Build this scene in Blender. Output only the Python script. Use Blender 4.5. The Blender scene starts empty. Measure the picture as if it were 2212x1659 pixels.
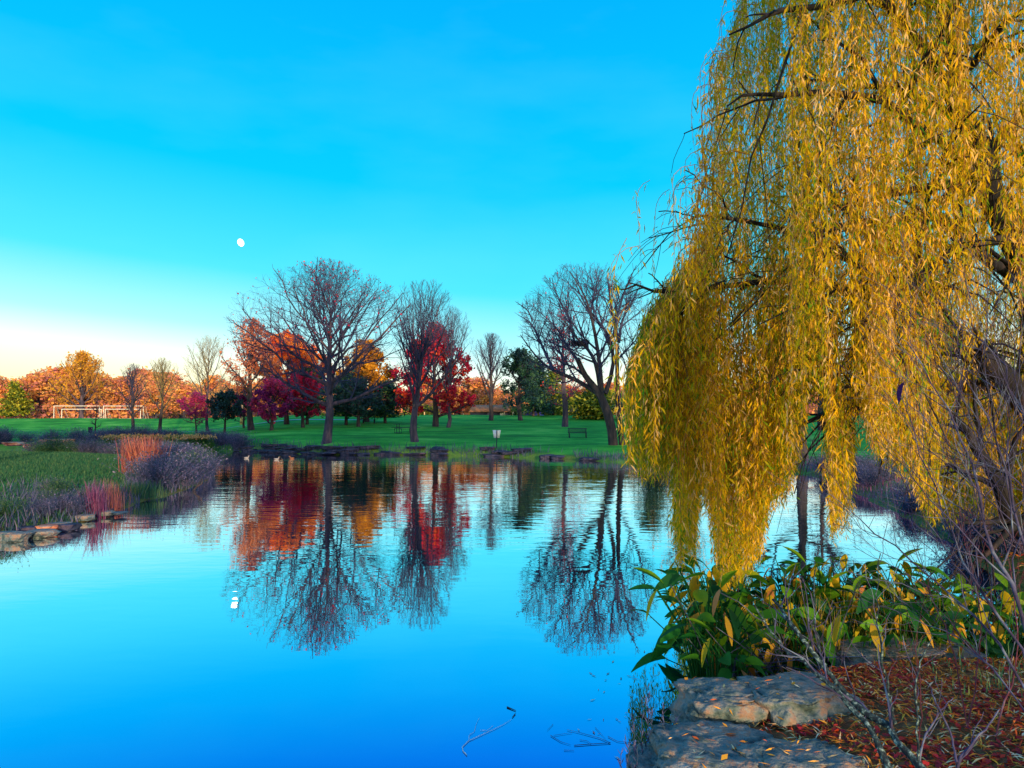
import bpy, bmesh, math, random
import numpy as np
from mathutils import Vector, noise as mnoise
R = math.radians
SC = bpy.context.scene
COL = SC.collection

# ------------------------------------------------------------ camera
CAMZ = 2.5; PITCH = R(2.73); F = 1661.0; CU, CV = 1106.0, 829.5     # F, CU, CV in units of a 2212 px wide picture
cd = bpy.data.cameras.new('camera'); cam = bpy.data.objects.new('camera', cd); COL.objects.link(cam)
cam.location = (0, 0, CAMZ); cam.rotation_euler = (R(90) + PITCH, 0, 0)
cd.sensor_width = 36; cd.lens = 36 * F / 2212.0; cd.clip_start = 0.05; cd.clip_end = 9000
SC.camera = cam
SC.view_settings.view_transform = 'Standard'; SC.view_settings.look = 'None'
SC.view_settings.exposure = 0.3; SC.view_settings.gamma = 1.0
SC.render.engine = 'CYCLES'; SC.cycles.max_bounces = 6; SC.cycles.transparent_max_bounces = 4
SC.cycles.diffuse_bounces = 2; SC.cycles.glossy_bounces = 3; SC.cycles.transmission_bounces = 3

def node(nt, t, **kw):
    n = nt.nodes.new(t)
    for k, v in kw.items(): setattr(n, k, v)
    return n
def mth(nt, op, a, b=None, c=None, clamp=False):
    n = node(nt, 'ShaderNodeMath', operation=op, use_clamp=clamp)
    for i, v in enumerate((a, b, c)):
        if v is None: continue
        if hasattr(v, 'type'): nt.links.new(v, n.inputs[i])
        else: n.inputs[i].default_value = v
    return n.outputs[0]
def ramp(nt, fac, stops, interp='LINEAR'):
    n = node(nt, 'ShaderNodeValToRGB'); cr = n.color_ramp; cr.interpolation = interp
    while len(cr.elements) < len(stops): cr.elements.new(0.5)
    for e, (p, c) in zip(cr.elements, stops):
        e.position = p; e.color = (c[0], c[1], c[2], 1)
    nt.links.new(fac, n.inputs[0]); return n.outputs[0]
def mixc(nt, fac, a, b, mode='MIX'):
    n = node(nt, 'ShaderNodeMix', data_type='RGBA', blend_type=mode)
    for sock, v in ((n.inputs[0], fac), (n.inputs[6], a), (n.inputs[7], b)):
        if hasattr(v, 'type'): nt.links.new(v, sock)
        else: sock.default_value = v if not isinstance(v, tuple) else (*v[:3], 1)
    return n.outputs[2]

# ------------------------------------------------------------ sky and sun
SUN_EL = R(7.0); SH = Vector((0.33, -0.944, 0)).normalized()
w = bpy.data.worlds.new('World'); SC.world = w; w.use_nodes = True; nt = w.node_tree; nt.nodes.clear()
tc = node(nt, 'ShaderNodeTexCoord'); sp = node(nt, 'ShaderNodeSeparateXYZ'); nt.links.new(tc.outputs['Generated'], sp.inputs[0])
X, Y, Z = sp.outputs
zz = mth(nt, 'SUBTRACT', mth(nt, 'SUBTRACT', Z, .01), mth(nt, 'MULTIPLY', mth(nt, 'ABSOLUTE', X), 0.072))
front = ramp(nt, mth(nt, 'MAXIMUM', zz, 0.0), [(0.0, (1, .92, .55)), (.025, (1, .98, .7)), (.045, (.85, .97, .85)), (.08, (.4, .84, .9)),
        (.15, (.07, .67, .86)), (.27, (0, .50, .84)), (.46, (0, .38, .80)), (1, (0, .14, .55))])
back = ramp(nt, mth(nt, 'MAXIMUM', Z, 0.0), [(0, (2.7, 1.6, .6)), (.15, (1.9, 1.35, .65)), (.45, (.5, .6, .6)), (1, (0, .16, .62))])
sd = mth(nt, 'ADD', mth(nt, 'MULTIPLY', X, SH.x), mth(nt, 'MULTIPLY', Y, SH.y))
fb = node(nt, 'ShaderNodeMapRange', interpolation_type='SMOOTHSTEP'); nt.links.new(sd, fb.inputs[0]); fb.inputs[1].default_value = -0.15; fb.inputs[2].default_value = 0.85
cn = node(nt, 'ShaderNodeTexNoise'); cn.inputs['Scale'].default_value = 2.2; cn.inputs['Detail'].default_value = 7; cmp_ = node(nt, 'ShaderNodeMapping'); cmp_.inputs['Scale'].default_value = (1, 1, 3.2)
nt.links.new(tc.outputs['Generated'], cmp_.inputs[0]); nt.links.new(cmp_.outputs[0], cn.inputs['Vector'])
wisp = mth(nt, 'MULTIPLY', mth(nt, 'SUBTRACT', cn.outputs[0], .47, clamp=True), .35, clamp=True)
front = mixc(nt, wisp, front, (.3, .85, .95))
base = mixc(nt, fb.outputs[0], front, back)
sky = node(nt, 'ShaderNodeTexSky', sky_type='NISHITA'); sky.sun_disc = False; sky.sun_elevation = SUN_EL
sky.sun_rotation = math.atan2(SH.x, SH.y); sky.air_density = 1.0; sky.dust_density = 0.3; sky.ozone_density = 3
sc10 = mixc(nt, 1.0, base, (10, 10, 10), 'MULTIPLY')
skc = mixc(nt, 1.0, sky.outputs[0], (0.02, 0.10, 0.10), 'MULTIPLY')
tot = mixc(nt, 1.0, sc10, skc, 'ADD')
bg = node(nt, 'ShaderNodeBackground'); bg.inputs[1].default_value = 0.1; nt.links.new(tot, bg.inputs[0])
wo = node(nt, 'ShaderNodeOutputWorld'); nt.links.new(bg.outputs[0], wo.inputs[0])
sl = bpy.data.lights.new('sun', 'SUN'); sl.energy = 4.2; sl.angle = R(0.6); sl.color = (1.0, 0.66, 0.36)
so = bpy.data.objects.new('sun', sl); COL.objects.link(so)
sdir = Vector((SH.x * math.cos(SUN_EL), SH.y * math.cos(SUN_EL), math.sin(SUN_EL)))
so.rotation_euler = sdir.to_track_quat('Z', 'Y').to_euler(); so.location = sdir * 60

# ------------------------------------------------------------ helpers
def ray(u, v):
    f = np.array([0, math.cos(PITCH), math.sin(PITCH)]); up = np.array([0, -math.sin(PITCH), math.cos(PITCH)])
    return f * F + np.array([1., 0, 0]) * (u - CU) + up * (CV - v)
def P(u, v, d):
    r = ray(u, v); return np.array([0, 0, CAMZ]) + r * (d / r[1])
def tag(o, label=None, cat=None, group=None, kind=None):
    if label: o['label'] = label
    if cat: o['category'] = cat
    if group: o['group'] = group
    if kind: o['kind'] = kind
    return o
def empty(name, loc, rz=0.0, label=None, cat=None, group=None):
    o = bpy.data.objects.new(name, None); COL.objects.link(o); o.location = tuple(loc); o.rotation_euler.z = rz
    o.empty_display_size = 0.2
    return tag(o, label, cat, group)
def copy_tree(o, parent=None):
    c = o.copy(); COL.objects.link(c); c.parent = parent
    for ch in list(o.children): copy_tree(ch, c)
    return c
class MB:
    """collects vertices and faces (quads / tris) with one float per face"""
    def __init__(s): s.v = []; s.q = []; s.t = []; s.qa = []; s.ta = []; s.n = 0
    def add(s, v, q=None, t=None, a=0.5):
        v = np.asarray(v, float).reshape(-1, 3); 
        if q is not None and len(q):
            q = np.asarray(q, int); s.q.append(q + s.n); s.qa.append(np.broadcast_to(np.asarray(a, float), (len(q),)))
        if t is not None and len(t):
            t = np.asarray(t, int); s.t.append(t + s.n); s.ta.append(np.broadcast_to(np.asarray(a, float), (len(t),)))
        s.v.append(v); s.n += len(v); return s
    def box(s, c, d, rz=0, a=0.5, taper=1.0):
        x, y, z = [k / 2 for k in d]
        v = np.array([(-x, -y, -z), (x, -y, -z), (x, y, -z), (-x, y, -z), (-x * taper, -y * taper, z), (x * taper, -y * taper, z), (x * taper, y * taper, z), (-x * taper, y * taper, z)])
        co, si = math.cos(rz), math.sin(rz)
        v = np.stack([v[:, 0] * co - v[:, 1] * si, v[:, 0] * si + v[:, 1] * co, v[:, 2]], 1) + np.array(c)
        return s.add(v, [(0, 3, 2, 1), (4, 5, 6, 7), (0, 1, 5, 4), (1, 2, 6, 5), (2, 3, 7, 6), (3, 0, 4, 7)], a=a)
    def tube(s, pts, rad, sides=8, a=0.5):
        pts = np.asarray(pts, float); rad = np.broadcast_to(np.asarray(rad, float), (len(pts),))
        return s.tubes(pts[None], rad[None], sides, a)
    def tubes(s, Pn, Rn, sides=3, a=0.5):
        m, n, _ = Pn.shape
        if m == 0: return s
        T = np.gradient(Pn, axis=1); T /= np.linalg.norm(T, axis=2, keepdims=True) + 1e-9
        D = Pn[:, -1] - Pn[:, 0]; D /= np.linalg.norm(D, axis=1, keepdims=True) + 1e-9
        ref = np.where((np.abs(D[:, 2:3]) > .8), np.array([[1., .1, 0]]), np.array([[0, .1, 1.]]))[:, None, :]
        A = np.cross(T, ref); A /= np.linalg.norm(A, axis=2, keepdims=True) + 1e-9
        B = np.cross(T, A)
        th = np.arange(sides) * 2 * math.pi / sides
        V = Pn[:, :, None, :] + Rn[:, :, None, None] * (A[:, :, None, :] * np.cos(th)[None, None, :, None] + B[:, :, None, :] * np.sin(th)[None, None, :, None])
        idx = np.arange(m * n * sides).reshape(m, n, sides)
        q = np.stack([idx[:, :-1, :], idx[:, 1:, :], np.roll(idx, -1, 2)[:, 1:, :], np.roll(idx, -1, 2)[:, :-1, :]], -1).reshape(-1, 4)
        aa = a if np.ndim(a) == 0 else np.repeat(np.asarray(a), (n - 1) * sides)
        s.add(V, q, a=aa)
        if sides >= 4 and sides <= 12:      # end cap
            b0 = s.n
            c = Pn[:, -1]; 
            ring = V[:, -1]; vv = np.concatenate([ring, c[:, None, :]], 1)
            k = sides + 1; i = np.arange(sides); t = np.stack([i, (i + 1) % sides, np.full(sides, sides)], 1)
            tt = (t[None] + (np.arange(m) * k)[:, None, None]).reshape(-1, 3)
            s.add(vv, t=tt, a=0.5)
        return s
    def build(s, name, mat, parent=None, smooth=False):
        me = bpy.data.meshes.new(name); v = np.concatenate(s.v)
        me.vertices.add(len(v)); me.vertices.foreach_set('co', v.astype(np.float32).ravel())
        q = np.concatenate(s.q) if s.q else np.zeros((0, 4), int); t = np.concatenate(s.t) if s.t else np.zeros((0, 3), int)
        me.loops.add(q.size + t.size); me.loops.foreach_set('vertex_index', np.concatenate([q.ravel(), t.ravel()]).astype(np.int32))
        me.polygons.add(len(q) + len(t))
        st = np.concatenate([np.arange(len(q)) * 4, q.size + np.arange(len(t)) * 3])
        me.polygons.foreach_set('loop_start', st.astype(np.int32))
        me.update(calc_edges=True)
        if smooth: me.polygons.foreach_set('use_smooth', np.ones(len(q) + len(t), bool))
        at = me.attributes.new('tint', 'FLOAT', 'FACE')
        at.data.foreach_set('value', np.concatenate(s.qa + s.ta).astype(np.float32))
        me.materials.append(mat)
        o = bpy.data.objects.new(name, me); COL.objects.link(o)
        if parent is not None: o.parent = parent
        return o

# ------------------------------------------------------------ materials
def mat(name, stops, scale=4.0, detail=5, rough=.85, bump=0.0, bscale=None, stretch=(1, 1, 1), attr=None, amix=0.0, trans=0.0, coords='Object', metal=0.0, bdist=0.02, spec=0.3):
    m = bpy.data.materials.new(name); m.use_nodes = True; nt = m.node_tree; nt.nodes.clear()
    out = node(nt, 'ShaderNodeOutputMaterial'); b = node(nt, 'ShaderNodeBsdfPrincipled')
    b.inputs['Roughness'].default_value = rough; b.inputs['Metallic'].default_value = metal; b.inputs['Specular IOR Level'].default_value = spec
    if coords == 'World':
        g = node(nt, 'ShaderNodeNewGeometry'); src = g.outputs['Position']
    else:
        t = node(nt, 'ShaderNodeTexCoord'); src = t.outputs['Object']
    mp = node(nt, 'ShaderNodeMapping'); mp.inputs['Scale'].default_value = stretch; nt.links.new(src, mp.inputs[0])
    n = node(nt, 'ShaderNodeTexNoise'); n.inputs['Scale'].default_value = scale; n.inputs['Detail'].default_value = detail; n.inputs['Roughness'].default_value = .62
    nt.links.new(mp.outputs[0], n.inputs['Vector'])
    fac = mth(nt, 'ADD', mth(nt, 'MULTIPLY', mth(nt, 'SUBTRACT', n.outputs[0], .5), 1.9), .5, clamp=True)
    if attr:
        a = node(nt, 'ShaderNodeAttribute', attribute_name='tint')
        fac = mth(nt, 'ADD', mth(nt, 'MULTIPLY', a.outputs['Fac'], amix), mth(nt, 'MULTIPLY', fac, 1 - amix))
    c = ramp(nt, fac, stops); nt.links.new(c, b.inputs['Base Color'])
    if bump:
        n2 = node(nt, 'ShaderNodeTexNoise'); n2.inputs['Scale'].default_value = bscale or scale * 3; n2.inputs['Detail'].default_value = 6
        nt.links.new(mp.outputs[0], n2.inputs['Vector'])
        bp = node(nt, 'ShaderNodeBump'); bp.inputs['Strength'].default_value = bump; bp.inputs['Distance'].default_value = bdist
        nt.links.new(n2.outputs[0], bp.inputs['Height']); nt.links.new(bp.outputs[0], b.inputs['Normal'])
    if trans:
        tr = node(nt, 'ShaderNodeBsdfTranslucent'); nt.links.new(c, tr.inputs[0])
        mx = node(nt, 'ShaderNodeMixShader'); mx.inputs[0].default_value = trans
        nt.links.new(b.outputs[0], mx.inputs[1]); nt.links.new(tr.outputs[0], mx.inputs[2]); nt.links.new(mx.outputs[0], out.inputs[0])
    else: nt.links.new(b.outputs[0], out.inputs[0])
    return m
M = {}
M['bark'] = mat('grey_bark', [(.2, (.02, .025, .05)), (.55, (.06, .055, .10)), (.9, (.2, .13, .15))], 3, bump=.6, bscale=14, stretch=(1, 1, .25), bdist=.04)
M['bark_dark'] = mat('dark_bark', [(.2, (.015, .018, .03)), (.6, (.05, .045, .06)), (.9, (.13, .09, .09))], 4, bump=.6, bscale=18, stretch=(1, 1, .25), bdist=.03)
M['willow_bark'] = mat('willow_bark', [(.2, (.006, .01, .015)), (.6, (.02, .022, .03)), (.9, (.06, .04, .04))], 4, bump=.8, bscale=20, stretch=(1, 1, .25), bdist=.03)
M['twig'] = mat('purple_twig', [(.1, (.02, .035, .1)), (.7, (.06, .07, .17)), (.98, (.26, .10, .15))], .4, attr=1, amix=.6)
M['twig_gold'] = mat('golden_twig', [(.1, (.30, .13, .05)), (.6, (.55, .27, .08)), (.95, (.8, .5, .18))], .3, attr=1, amix=.6)
M['twig_green'] = mat('olive_twig', [(.1, (.14, .14, .08)), (.6, (.3, .26, .12)), (.95, (.5, .42, .18))], .3, attr=1, amix=.6)
def leafmat(name, stops, trans=.35, amix=.8, scale=.6): return mat(name, stops, scale, attr=1, amix=amix, trans=trans, rough=.7)
M['leaf_orange'] = leafmat('orange_leaf', [(.1, (.4, .03, .05)), (.4, (.8, .13, .02)), (.7, (.95, .32, .02)), (1, (1, .55, .12))])
M['leaf_red'] = leafmat('red_leaf', [(.1, (.3, .005, .08)), (.5, (.5, .01, .07)), (.85, (.85, .09, .03)), (1, (1, .4, .05))])
M['leaf_gold'] = leafmat('gold_leaf', [(.1, (.12, .1, .03)), (.5, (.6, .26, .02)), (.8, (.85, .48, .03)), (1, (.9, .7, .2))])
M['leaf_pink'] = leafmat('russet_leaf', [(.1, (.4, .1, .08)), (.5, (.7, .22, .1)), (1, (.95, .5, .3))])
M['leaf_plum'] = leafmat('plum_leaf', [(.1, (.06, .01, .14)), (.5, (.32, .02, .2)), (1, (.65, .06, .12))])
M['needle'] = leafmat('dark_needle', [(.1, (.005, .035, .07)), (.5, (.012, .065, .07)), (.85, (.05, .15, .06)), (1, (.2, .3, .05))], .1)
M['needle_lit'] = leafmat('sunlit_olive_needle', [(.1, (.03, .1, .03)), (.5, (.2, .26, .02)), (1, (.55, .5, .05))], .15)  # lit version of the needles: low sunlight put into the olive tone
M['wood_far'] = leafmat('far_foliage', [(.1, (.4, .12, .2)), (.4, (.8, .3, .17)), (.7, (.95, .46, .1)), (1, (.9, .75, .25))], .3)
M['willow'] = leafmat('willow_leaf', [(.0, (.02, .24, .02)), (.2, (.2, .4, .008)), (.42, (.55, .5, .004)), (.66, (.86, .6, .004)), (.85, (1, .6, .01)), (1, (1.0, .78, .4))], .46, .94)
M['willow_twig'] = mat('willow_twig', [(0, (.25, .12, .02)), (1, (.5, .25, .05))], 2)
M['lichen'] = mat('lichen_bark', [(.3, (.008, .014, .025)), (.5, (.02, .045, .055)), (.62, (.06, .12, .13)), (.78, (.28, .42, .4))], 60, bump=.7, bscale=60, bdist=.006)
M['stem'] = mat('bare_stem', [(.2, (.02, .016, .045)), (.55, (.07, .07, .16)), (.9, (.22, .32, .44))], 7)
M['stem_red'] = mat('reddish_stem', [(.2, (.06, .012, .03)), (.7, (.2, .06, .09)), (.9, (.35, .2, .25))], 7)
M['rock'] = mat('lake_stone', [(.15, (.02, .045, .06)), (.36, (.08, .14, .15)), (.52, (.2, .24, .24)), (.66, (.3, .2, .15)), (.8, (.27, .31, .3)), (.97, (.55, .53, .48))], 5.5, 12, bump=1.0, bscale=16, bdist=.05)
M['rock_wet'] = mat('bank_stone', [(.2, (.008, .014, .035)), (.55, (.03, .04, .08)), (.9, (.15, .11, .17))], 2, 6, bump=.8, bscale=6, bdist=.05)
M['rock_orange'] = mat('warm_bank_stone', [(.2, (.25, .06, .06)), (.55, (.6, .25, .14)), (.9, (.85, .55, .4))], 2, 6, bump=.8, bscale=6)
M['litter'] = leafmat('fallen_leaf', [(0, (.22, .01, .04)), (.3, (.68, .04, .03)), (.55, (.88, .2, .02)), (.8, (1, .5, .04)), (1, (1, .85, .6))], .15, 1.0)
M['pond_leaf'] = leafmat('pond_leaf', [(0, (.005, .06, .03)), (.3, (.015, .19, .012)), (.56, (.14, .36, .008)), (.7, (.6, .42, .015)), (.86, (.5, .18, .03)), (1, (.75, .42, .22))], .3, .9, 3)
M['reed'] = leafmat('reed_blade', [(0, (.02, .08, .03)), (.5, (.12, .22, .02)), (.8, (.5, .36, .04)), (1, (.8, .5, .2))], .3, .9)
M['brush'] = leafmat('shaded_dry_brush', [(0, (.01, .06, .08)), (.35, (.045, .085, .17)), (.7, (.14, .13, .28)), (1, (.34, .3, .46))], .2, .85)  # purple cast of shaded brush is put into the base colour
M['brush_green'] = leafmat('green_brush', [(0, (.01, .07, .05)), (.5, (.03, .14, .06)), (1, (.18, .25, .1))], .2, .85)
M['orange_grass'] = leafmat('rust_grass', [(0, (.2, .04, .12)), (.5, (.5, .15, .12)), (1, (.8, .36, .2))], .3, .85)
M['plum_grass'] = leafmat('plum_grass', [(0, (.08, .03, .12)), (.5, (.26, .06, .18)), (1, (.4, .22, .36))], .3, .85)
M['cattail'] = leafmat('cattail', [(0, (.01, .08, .03)), (.45, (.05, .16, .02)), (.6, (.5, .3, .05)), (1, (.85, .5, .25))], .3, 1.0)
M['metal_dark'] = mat('painted_metal', [(0, (.008, .01, .05)), (1, (.02, .02, .09))], 6, rough=.5)
M['board_dark'] = mat('table_board', [(0, (.01, .02, .05)), (1, (.03, .05, .09))], 6, rough=.6)
M['white'] = mat('white_paint', [(0, (.72, .74, .76)), (1, (.86, .86, .84))], 6, rough=.5)
M['sign'] = mat('sign_sheet', [(0, (.62, .74, .78)), (1, (.78, .88, .9))], 6, rough=.45)
M['tan'] = mat('pale_post', [(0, (.6, .42, .25)), (1, (.85, .65, .4))], 5)
M['roofing'] = mat('roof_shingle', [(0, (.28, .12, .07)), (1, (.5, .25, .14))], 3)
M['wallm'] = mat('shed_wall', [(0, (.03, .05, .12)), (1, (.08, .1, .18))], 1)
M['red'] = mat('red_paint', [(0, (.55, .02, .02)), (1, (.7, .05, .03))], 2)
M['lilac'] = mat('lilac_vinyl', [(0, (.2, .1, .5)), (1, (.35, .22, .6))], 2)
M['feather_w'] = mat('pale_feather', [(0, (.12, .12, .14)), (.6, (.3, .3, .3)), (1, (.6, .58, .54))], 20)
M['feather_b'] = mat('brown_feather', [(0, (.12, .05, .03)), (1, (.35, .17, .1))], 20)
M['bill'] = mat('bill', [(0, (.7, .3, .02)), (1, (.8, .4, .05))], 20)
M['path'] = mat('path_paving', [(0, (.3, .4, .42)), (1, (.5, .55, .55))], 1)

# ------------------------------------------------------------ terrain
POND = np.array([(-30, 2), (-5, 2.4), (.2, 3.4), (.75, 4.3), (1.0, 5.0), (1.25, 5.7), (1.75, 6.35), (2.3, 6.75), (3.0, 7.0), (3.7, 7.1), (4.5, 7.1), (5.3, 7.8), (6.2, 9.2), (7.4, 11.8),
    (8.9, 15.5), (10.6, 21.5), (12.2, 28), (13.6, 34), (14, 37.5), (12.5, 40), (9, 43), (6.7, 45.8), (4.8, 48.5), (2.8, 50.3), (-1.1, 53.8), (-4, 55.3), (-7, 56.2), (-13.7, 56.4), (-17, 59), (-20.7, 62), (-26, 65.5),
    (-31.6, 65), (-40, 66), (-55, 63), (-75, 60), (-75, 54), (-50, 55), (-36, 53.5), (-26, 50.5), (-19, 45), (-15.2, 39), (-13.2, 34), (-12.4, 30.5), (-11.8, 27.5), (-11.5, 23.6), (-10.6, 19.4), (-10.6, 17.8), (-10.9, 16.1), (-11.8, 13), (-15, 9), (-25, 6)], float)
def sdist(x, y):
    """distance to the shoreline, positive on land"""
    x = np.asarray(x, float); y = np.asarray(y, float); d = np.full(x.shape, 1e9); ins = np.zeros(x.shape, bool)
    n = len(POND)
    for i in range(n):
        a = POND[i]; b = POND[(i + 1) % n]; e = b - a
        t = np.clip(((x - a[0]) * e[0] + (y - a[1]) * e[1]) / (e @ e), 0, 1)
        d = np.minimum(d, np.hypot(x - a[0] - t * e[0], y - a[1] - t * e[1]))
        c = ((a[1] > y) != (b[1] > y)); xi = (b[0] - a[0]) * (y - a[1]) / ((b[1] - a[1]) if b[1] != a[1] else 1e-9) + a[0]
        ins ^= c & (x < xi)
    return np.where(ins, -d, d)
def sm(t): t = np.clip(t, 0, 1); return t * t * (3 - 2 * t)
def H(x, y):
    x = np.asarray(x, float); y = np.asarray(y, float); s = sdist(x, y)
    wob = .5 * np.sin(x * 1.7 + y * .6) + .5 * np.sin(y * 2.1 - x * .9)
    s = s + wob * .12 * sm((y - 14) / 10)
    far = sm((y - 50) / 6); near = sm((11 - y) / 4) * sm((x + 2) / 2)
    z = .22 * sm(s / .5) + .3 * sm(s / 5) + far * .3 * sm(s / 1.8) + near * (.22 * sm(s / .3) + .1 * sm(s / 3))
    z = z + .05 * np.sin(x * .23 + 1) * np.sin(y * .19) * sm(s / 4)
    az = x / np.maximum(np.abs(y), 1); L = sm((-.27 - az) / .16)
    cz = 2.55 * np.clip((y - 58) / 62, 0, 1) ** 1.05; lz = .15 * sm((y - 60) / 40) + 1.95 * sm((y - 112) / 28)
    z = z + np.where(s > 0, cz * (1 - L) + lz * L, 0)
    z = z + .04 * np.clip(s - 3, 0, 30) * sm((x - 8) / 4) * sm((50 - y) / 8)
    z = np.where(s < 0, -.03 - .7 * sm(-s / 2.5), z)
    return z
def h1(x, y): return float(H(np.array([x]), np.array([y]))[0])
def ground(u, v):
    """where the sight line through a picture point meets the terrain"""
    r = ray(u, v); r = r / r[1]; d = np.concatenate([np.arange(2, 20, .05), np.arange(20, 260, .25)])
    z = CAMZ + r[2] * d; g = H(r[0] * d, d); k = np.nonzero(z <= g)[0]
    dd = d[k[0]] if len(k) else 120.
    return np.array([r[0] * dd, dd, h1(r[0] * dd, dd)])
def at(u, d):
    x = (u - CU) / F * d * 1.0 / (math.cos(PITCH)); return np.array([x, d, h1(x, d)])

def seg(*a):
    out = []
    for i in range(0, len(a) - 2, 2): out.append(np.arange(a[i], a[i + 2], a[i + 1]))
    return np.concatenate(out + [np.array([a[-1]])])
xs = seg(-640, 12, -100, 1.5, -30, .6, -8, .12, 8, .5, 30, 1.5, 100, 12, 640)
ys = seg(-90, 3, -2, .12, 12, .3, 30, .5, 75, 1.2, 160, 15, 760)
GX, GY = np.meshgrid(xs, ys); GZ = H(GX, GY)
idx = np.arange(GX.size).reshape(GX.shape)
q = np.stack([idx[:-1, :-1], idx[:-1, 1:], idx[1:, 1:], idx[1:, :-1]], -1).reshape(-1, 4)
cx = (GX[:-1, :-1] + GX[1:, 1:]).ravel() / 2; cy = (GY[:-1, :-1] + GY[1:, 1:]).ravel() / 2
sdg = sdist(cx, cy)
soil = np.clip(1 - sm((sdg - .2) / 1.6) * 1.0, 0, 1) * np.where(cy > 36, .45, .8)
soil = np.maximum(soil, sm((11 - cy) / 3) * sm((cx + 1) / 1) * sm((14 - cx) / 4))
def ground_material():
    m = bpy.data.materials.new('lawn_and_soil'); m.use_nodes = True; nt = m.node_tree; nt.nodes.clear()
    out = node(nt, 'ShaderNodeOutputMaterial'); b = node(nt, 'ShaderNodeBsdfPrincipled'); b.inputs['Roughness'].default_value = .9; b.inputs['Specular IOR Level'].default_value = .1
    g = node(nt, 'ShaderNodeNewGeometry')
    def nz(scale, detail, st):
        mp = node(nt, 'ShaderNodeMapping'); mp.inputs['Scale'].default_value = st; nt.links.new(g.outputs['Position'], mp.inputs[0])
        n = node(nt, 'ShaderNodeTexNoise'); n.inputs['Scale'].default_value = scale; n.inputs['Detail'].default_value = detail; n.inputs['Roughness'].default_value = .65
        nt.links.new(mp.outputs[0], n.inputs['Vector']); return n.outputs[0]
    n1 = nz(.22, 8, (1, 1, 1)); n2 = nz(.55, 6, (.22, 1, 1)); n3 = nz(11, 4, (1, 1, 1))
    f = mth(nt, 'ADD', mth(nt, 'MULTIPLY', n1, .45), mth(nt, 'ADD', mth(nt, 'MULTIPLY', n2, .35), mth(nt, 'MULTIPLY', n3, .2)))
    grass = ramp(nt, f, [(.38, (.025, .15, .03)), (.45, (.025, .26, .03)), (.5, (.045, .38, .04)), (.55, (.1, .5, .06)), (.62, (.26, .62, .12))])
    s = nz(9, 9, (1, 1, 1))
    dirt = ramp(nt, s, [(.3, (.06, .025, .02)), (.5, (.2, .09, .045)), (.7, (.36, .2, .1))])
    a = node(nt, 'ShaderNodeAttribute', attribute_name='tint')
    edge = mth(nt, 'ADD', a.outputs['Fac'], mth(nt, 'MULTIPLY', mth(nt, 'SUBTRACT', n3, .5), .5), clamp=True)
    c = mixc(nt, edge, grass, dirt); nt.links.new(c, b.inputs['Base Color'])
    bp = node(nt, 'ShaderNodeBump'); bp.inputs['Strength'].default_value = .7; bp.inputs['Distance'].default_value = .05
    nt.links.new(nz(14, 6, (1, 1, 1)), bp.inputs['Height']); nt.links.new(bp.outputs[0], b.inputs['Normal'])
    nt.links.new(b.outputs[0], out.inputs[0]); return m
mb = MB().add(np.stack([GX, GY, GZ], -1), q, a=soil)
tag(mb.build('ground', ground_material(), smooth=True), kind='structure')

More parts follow.
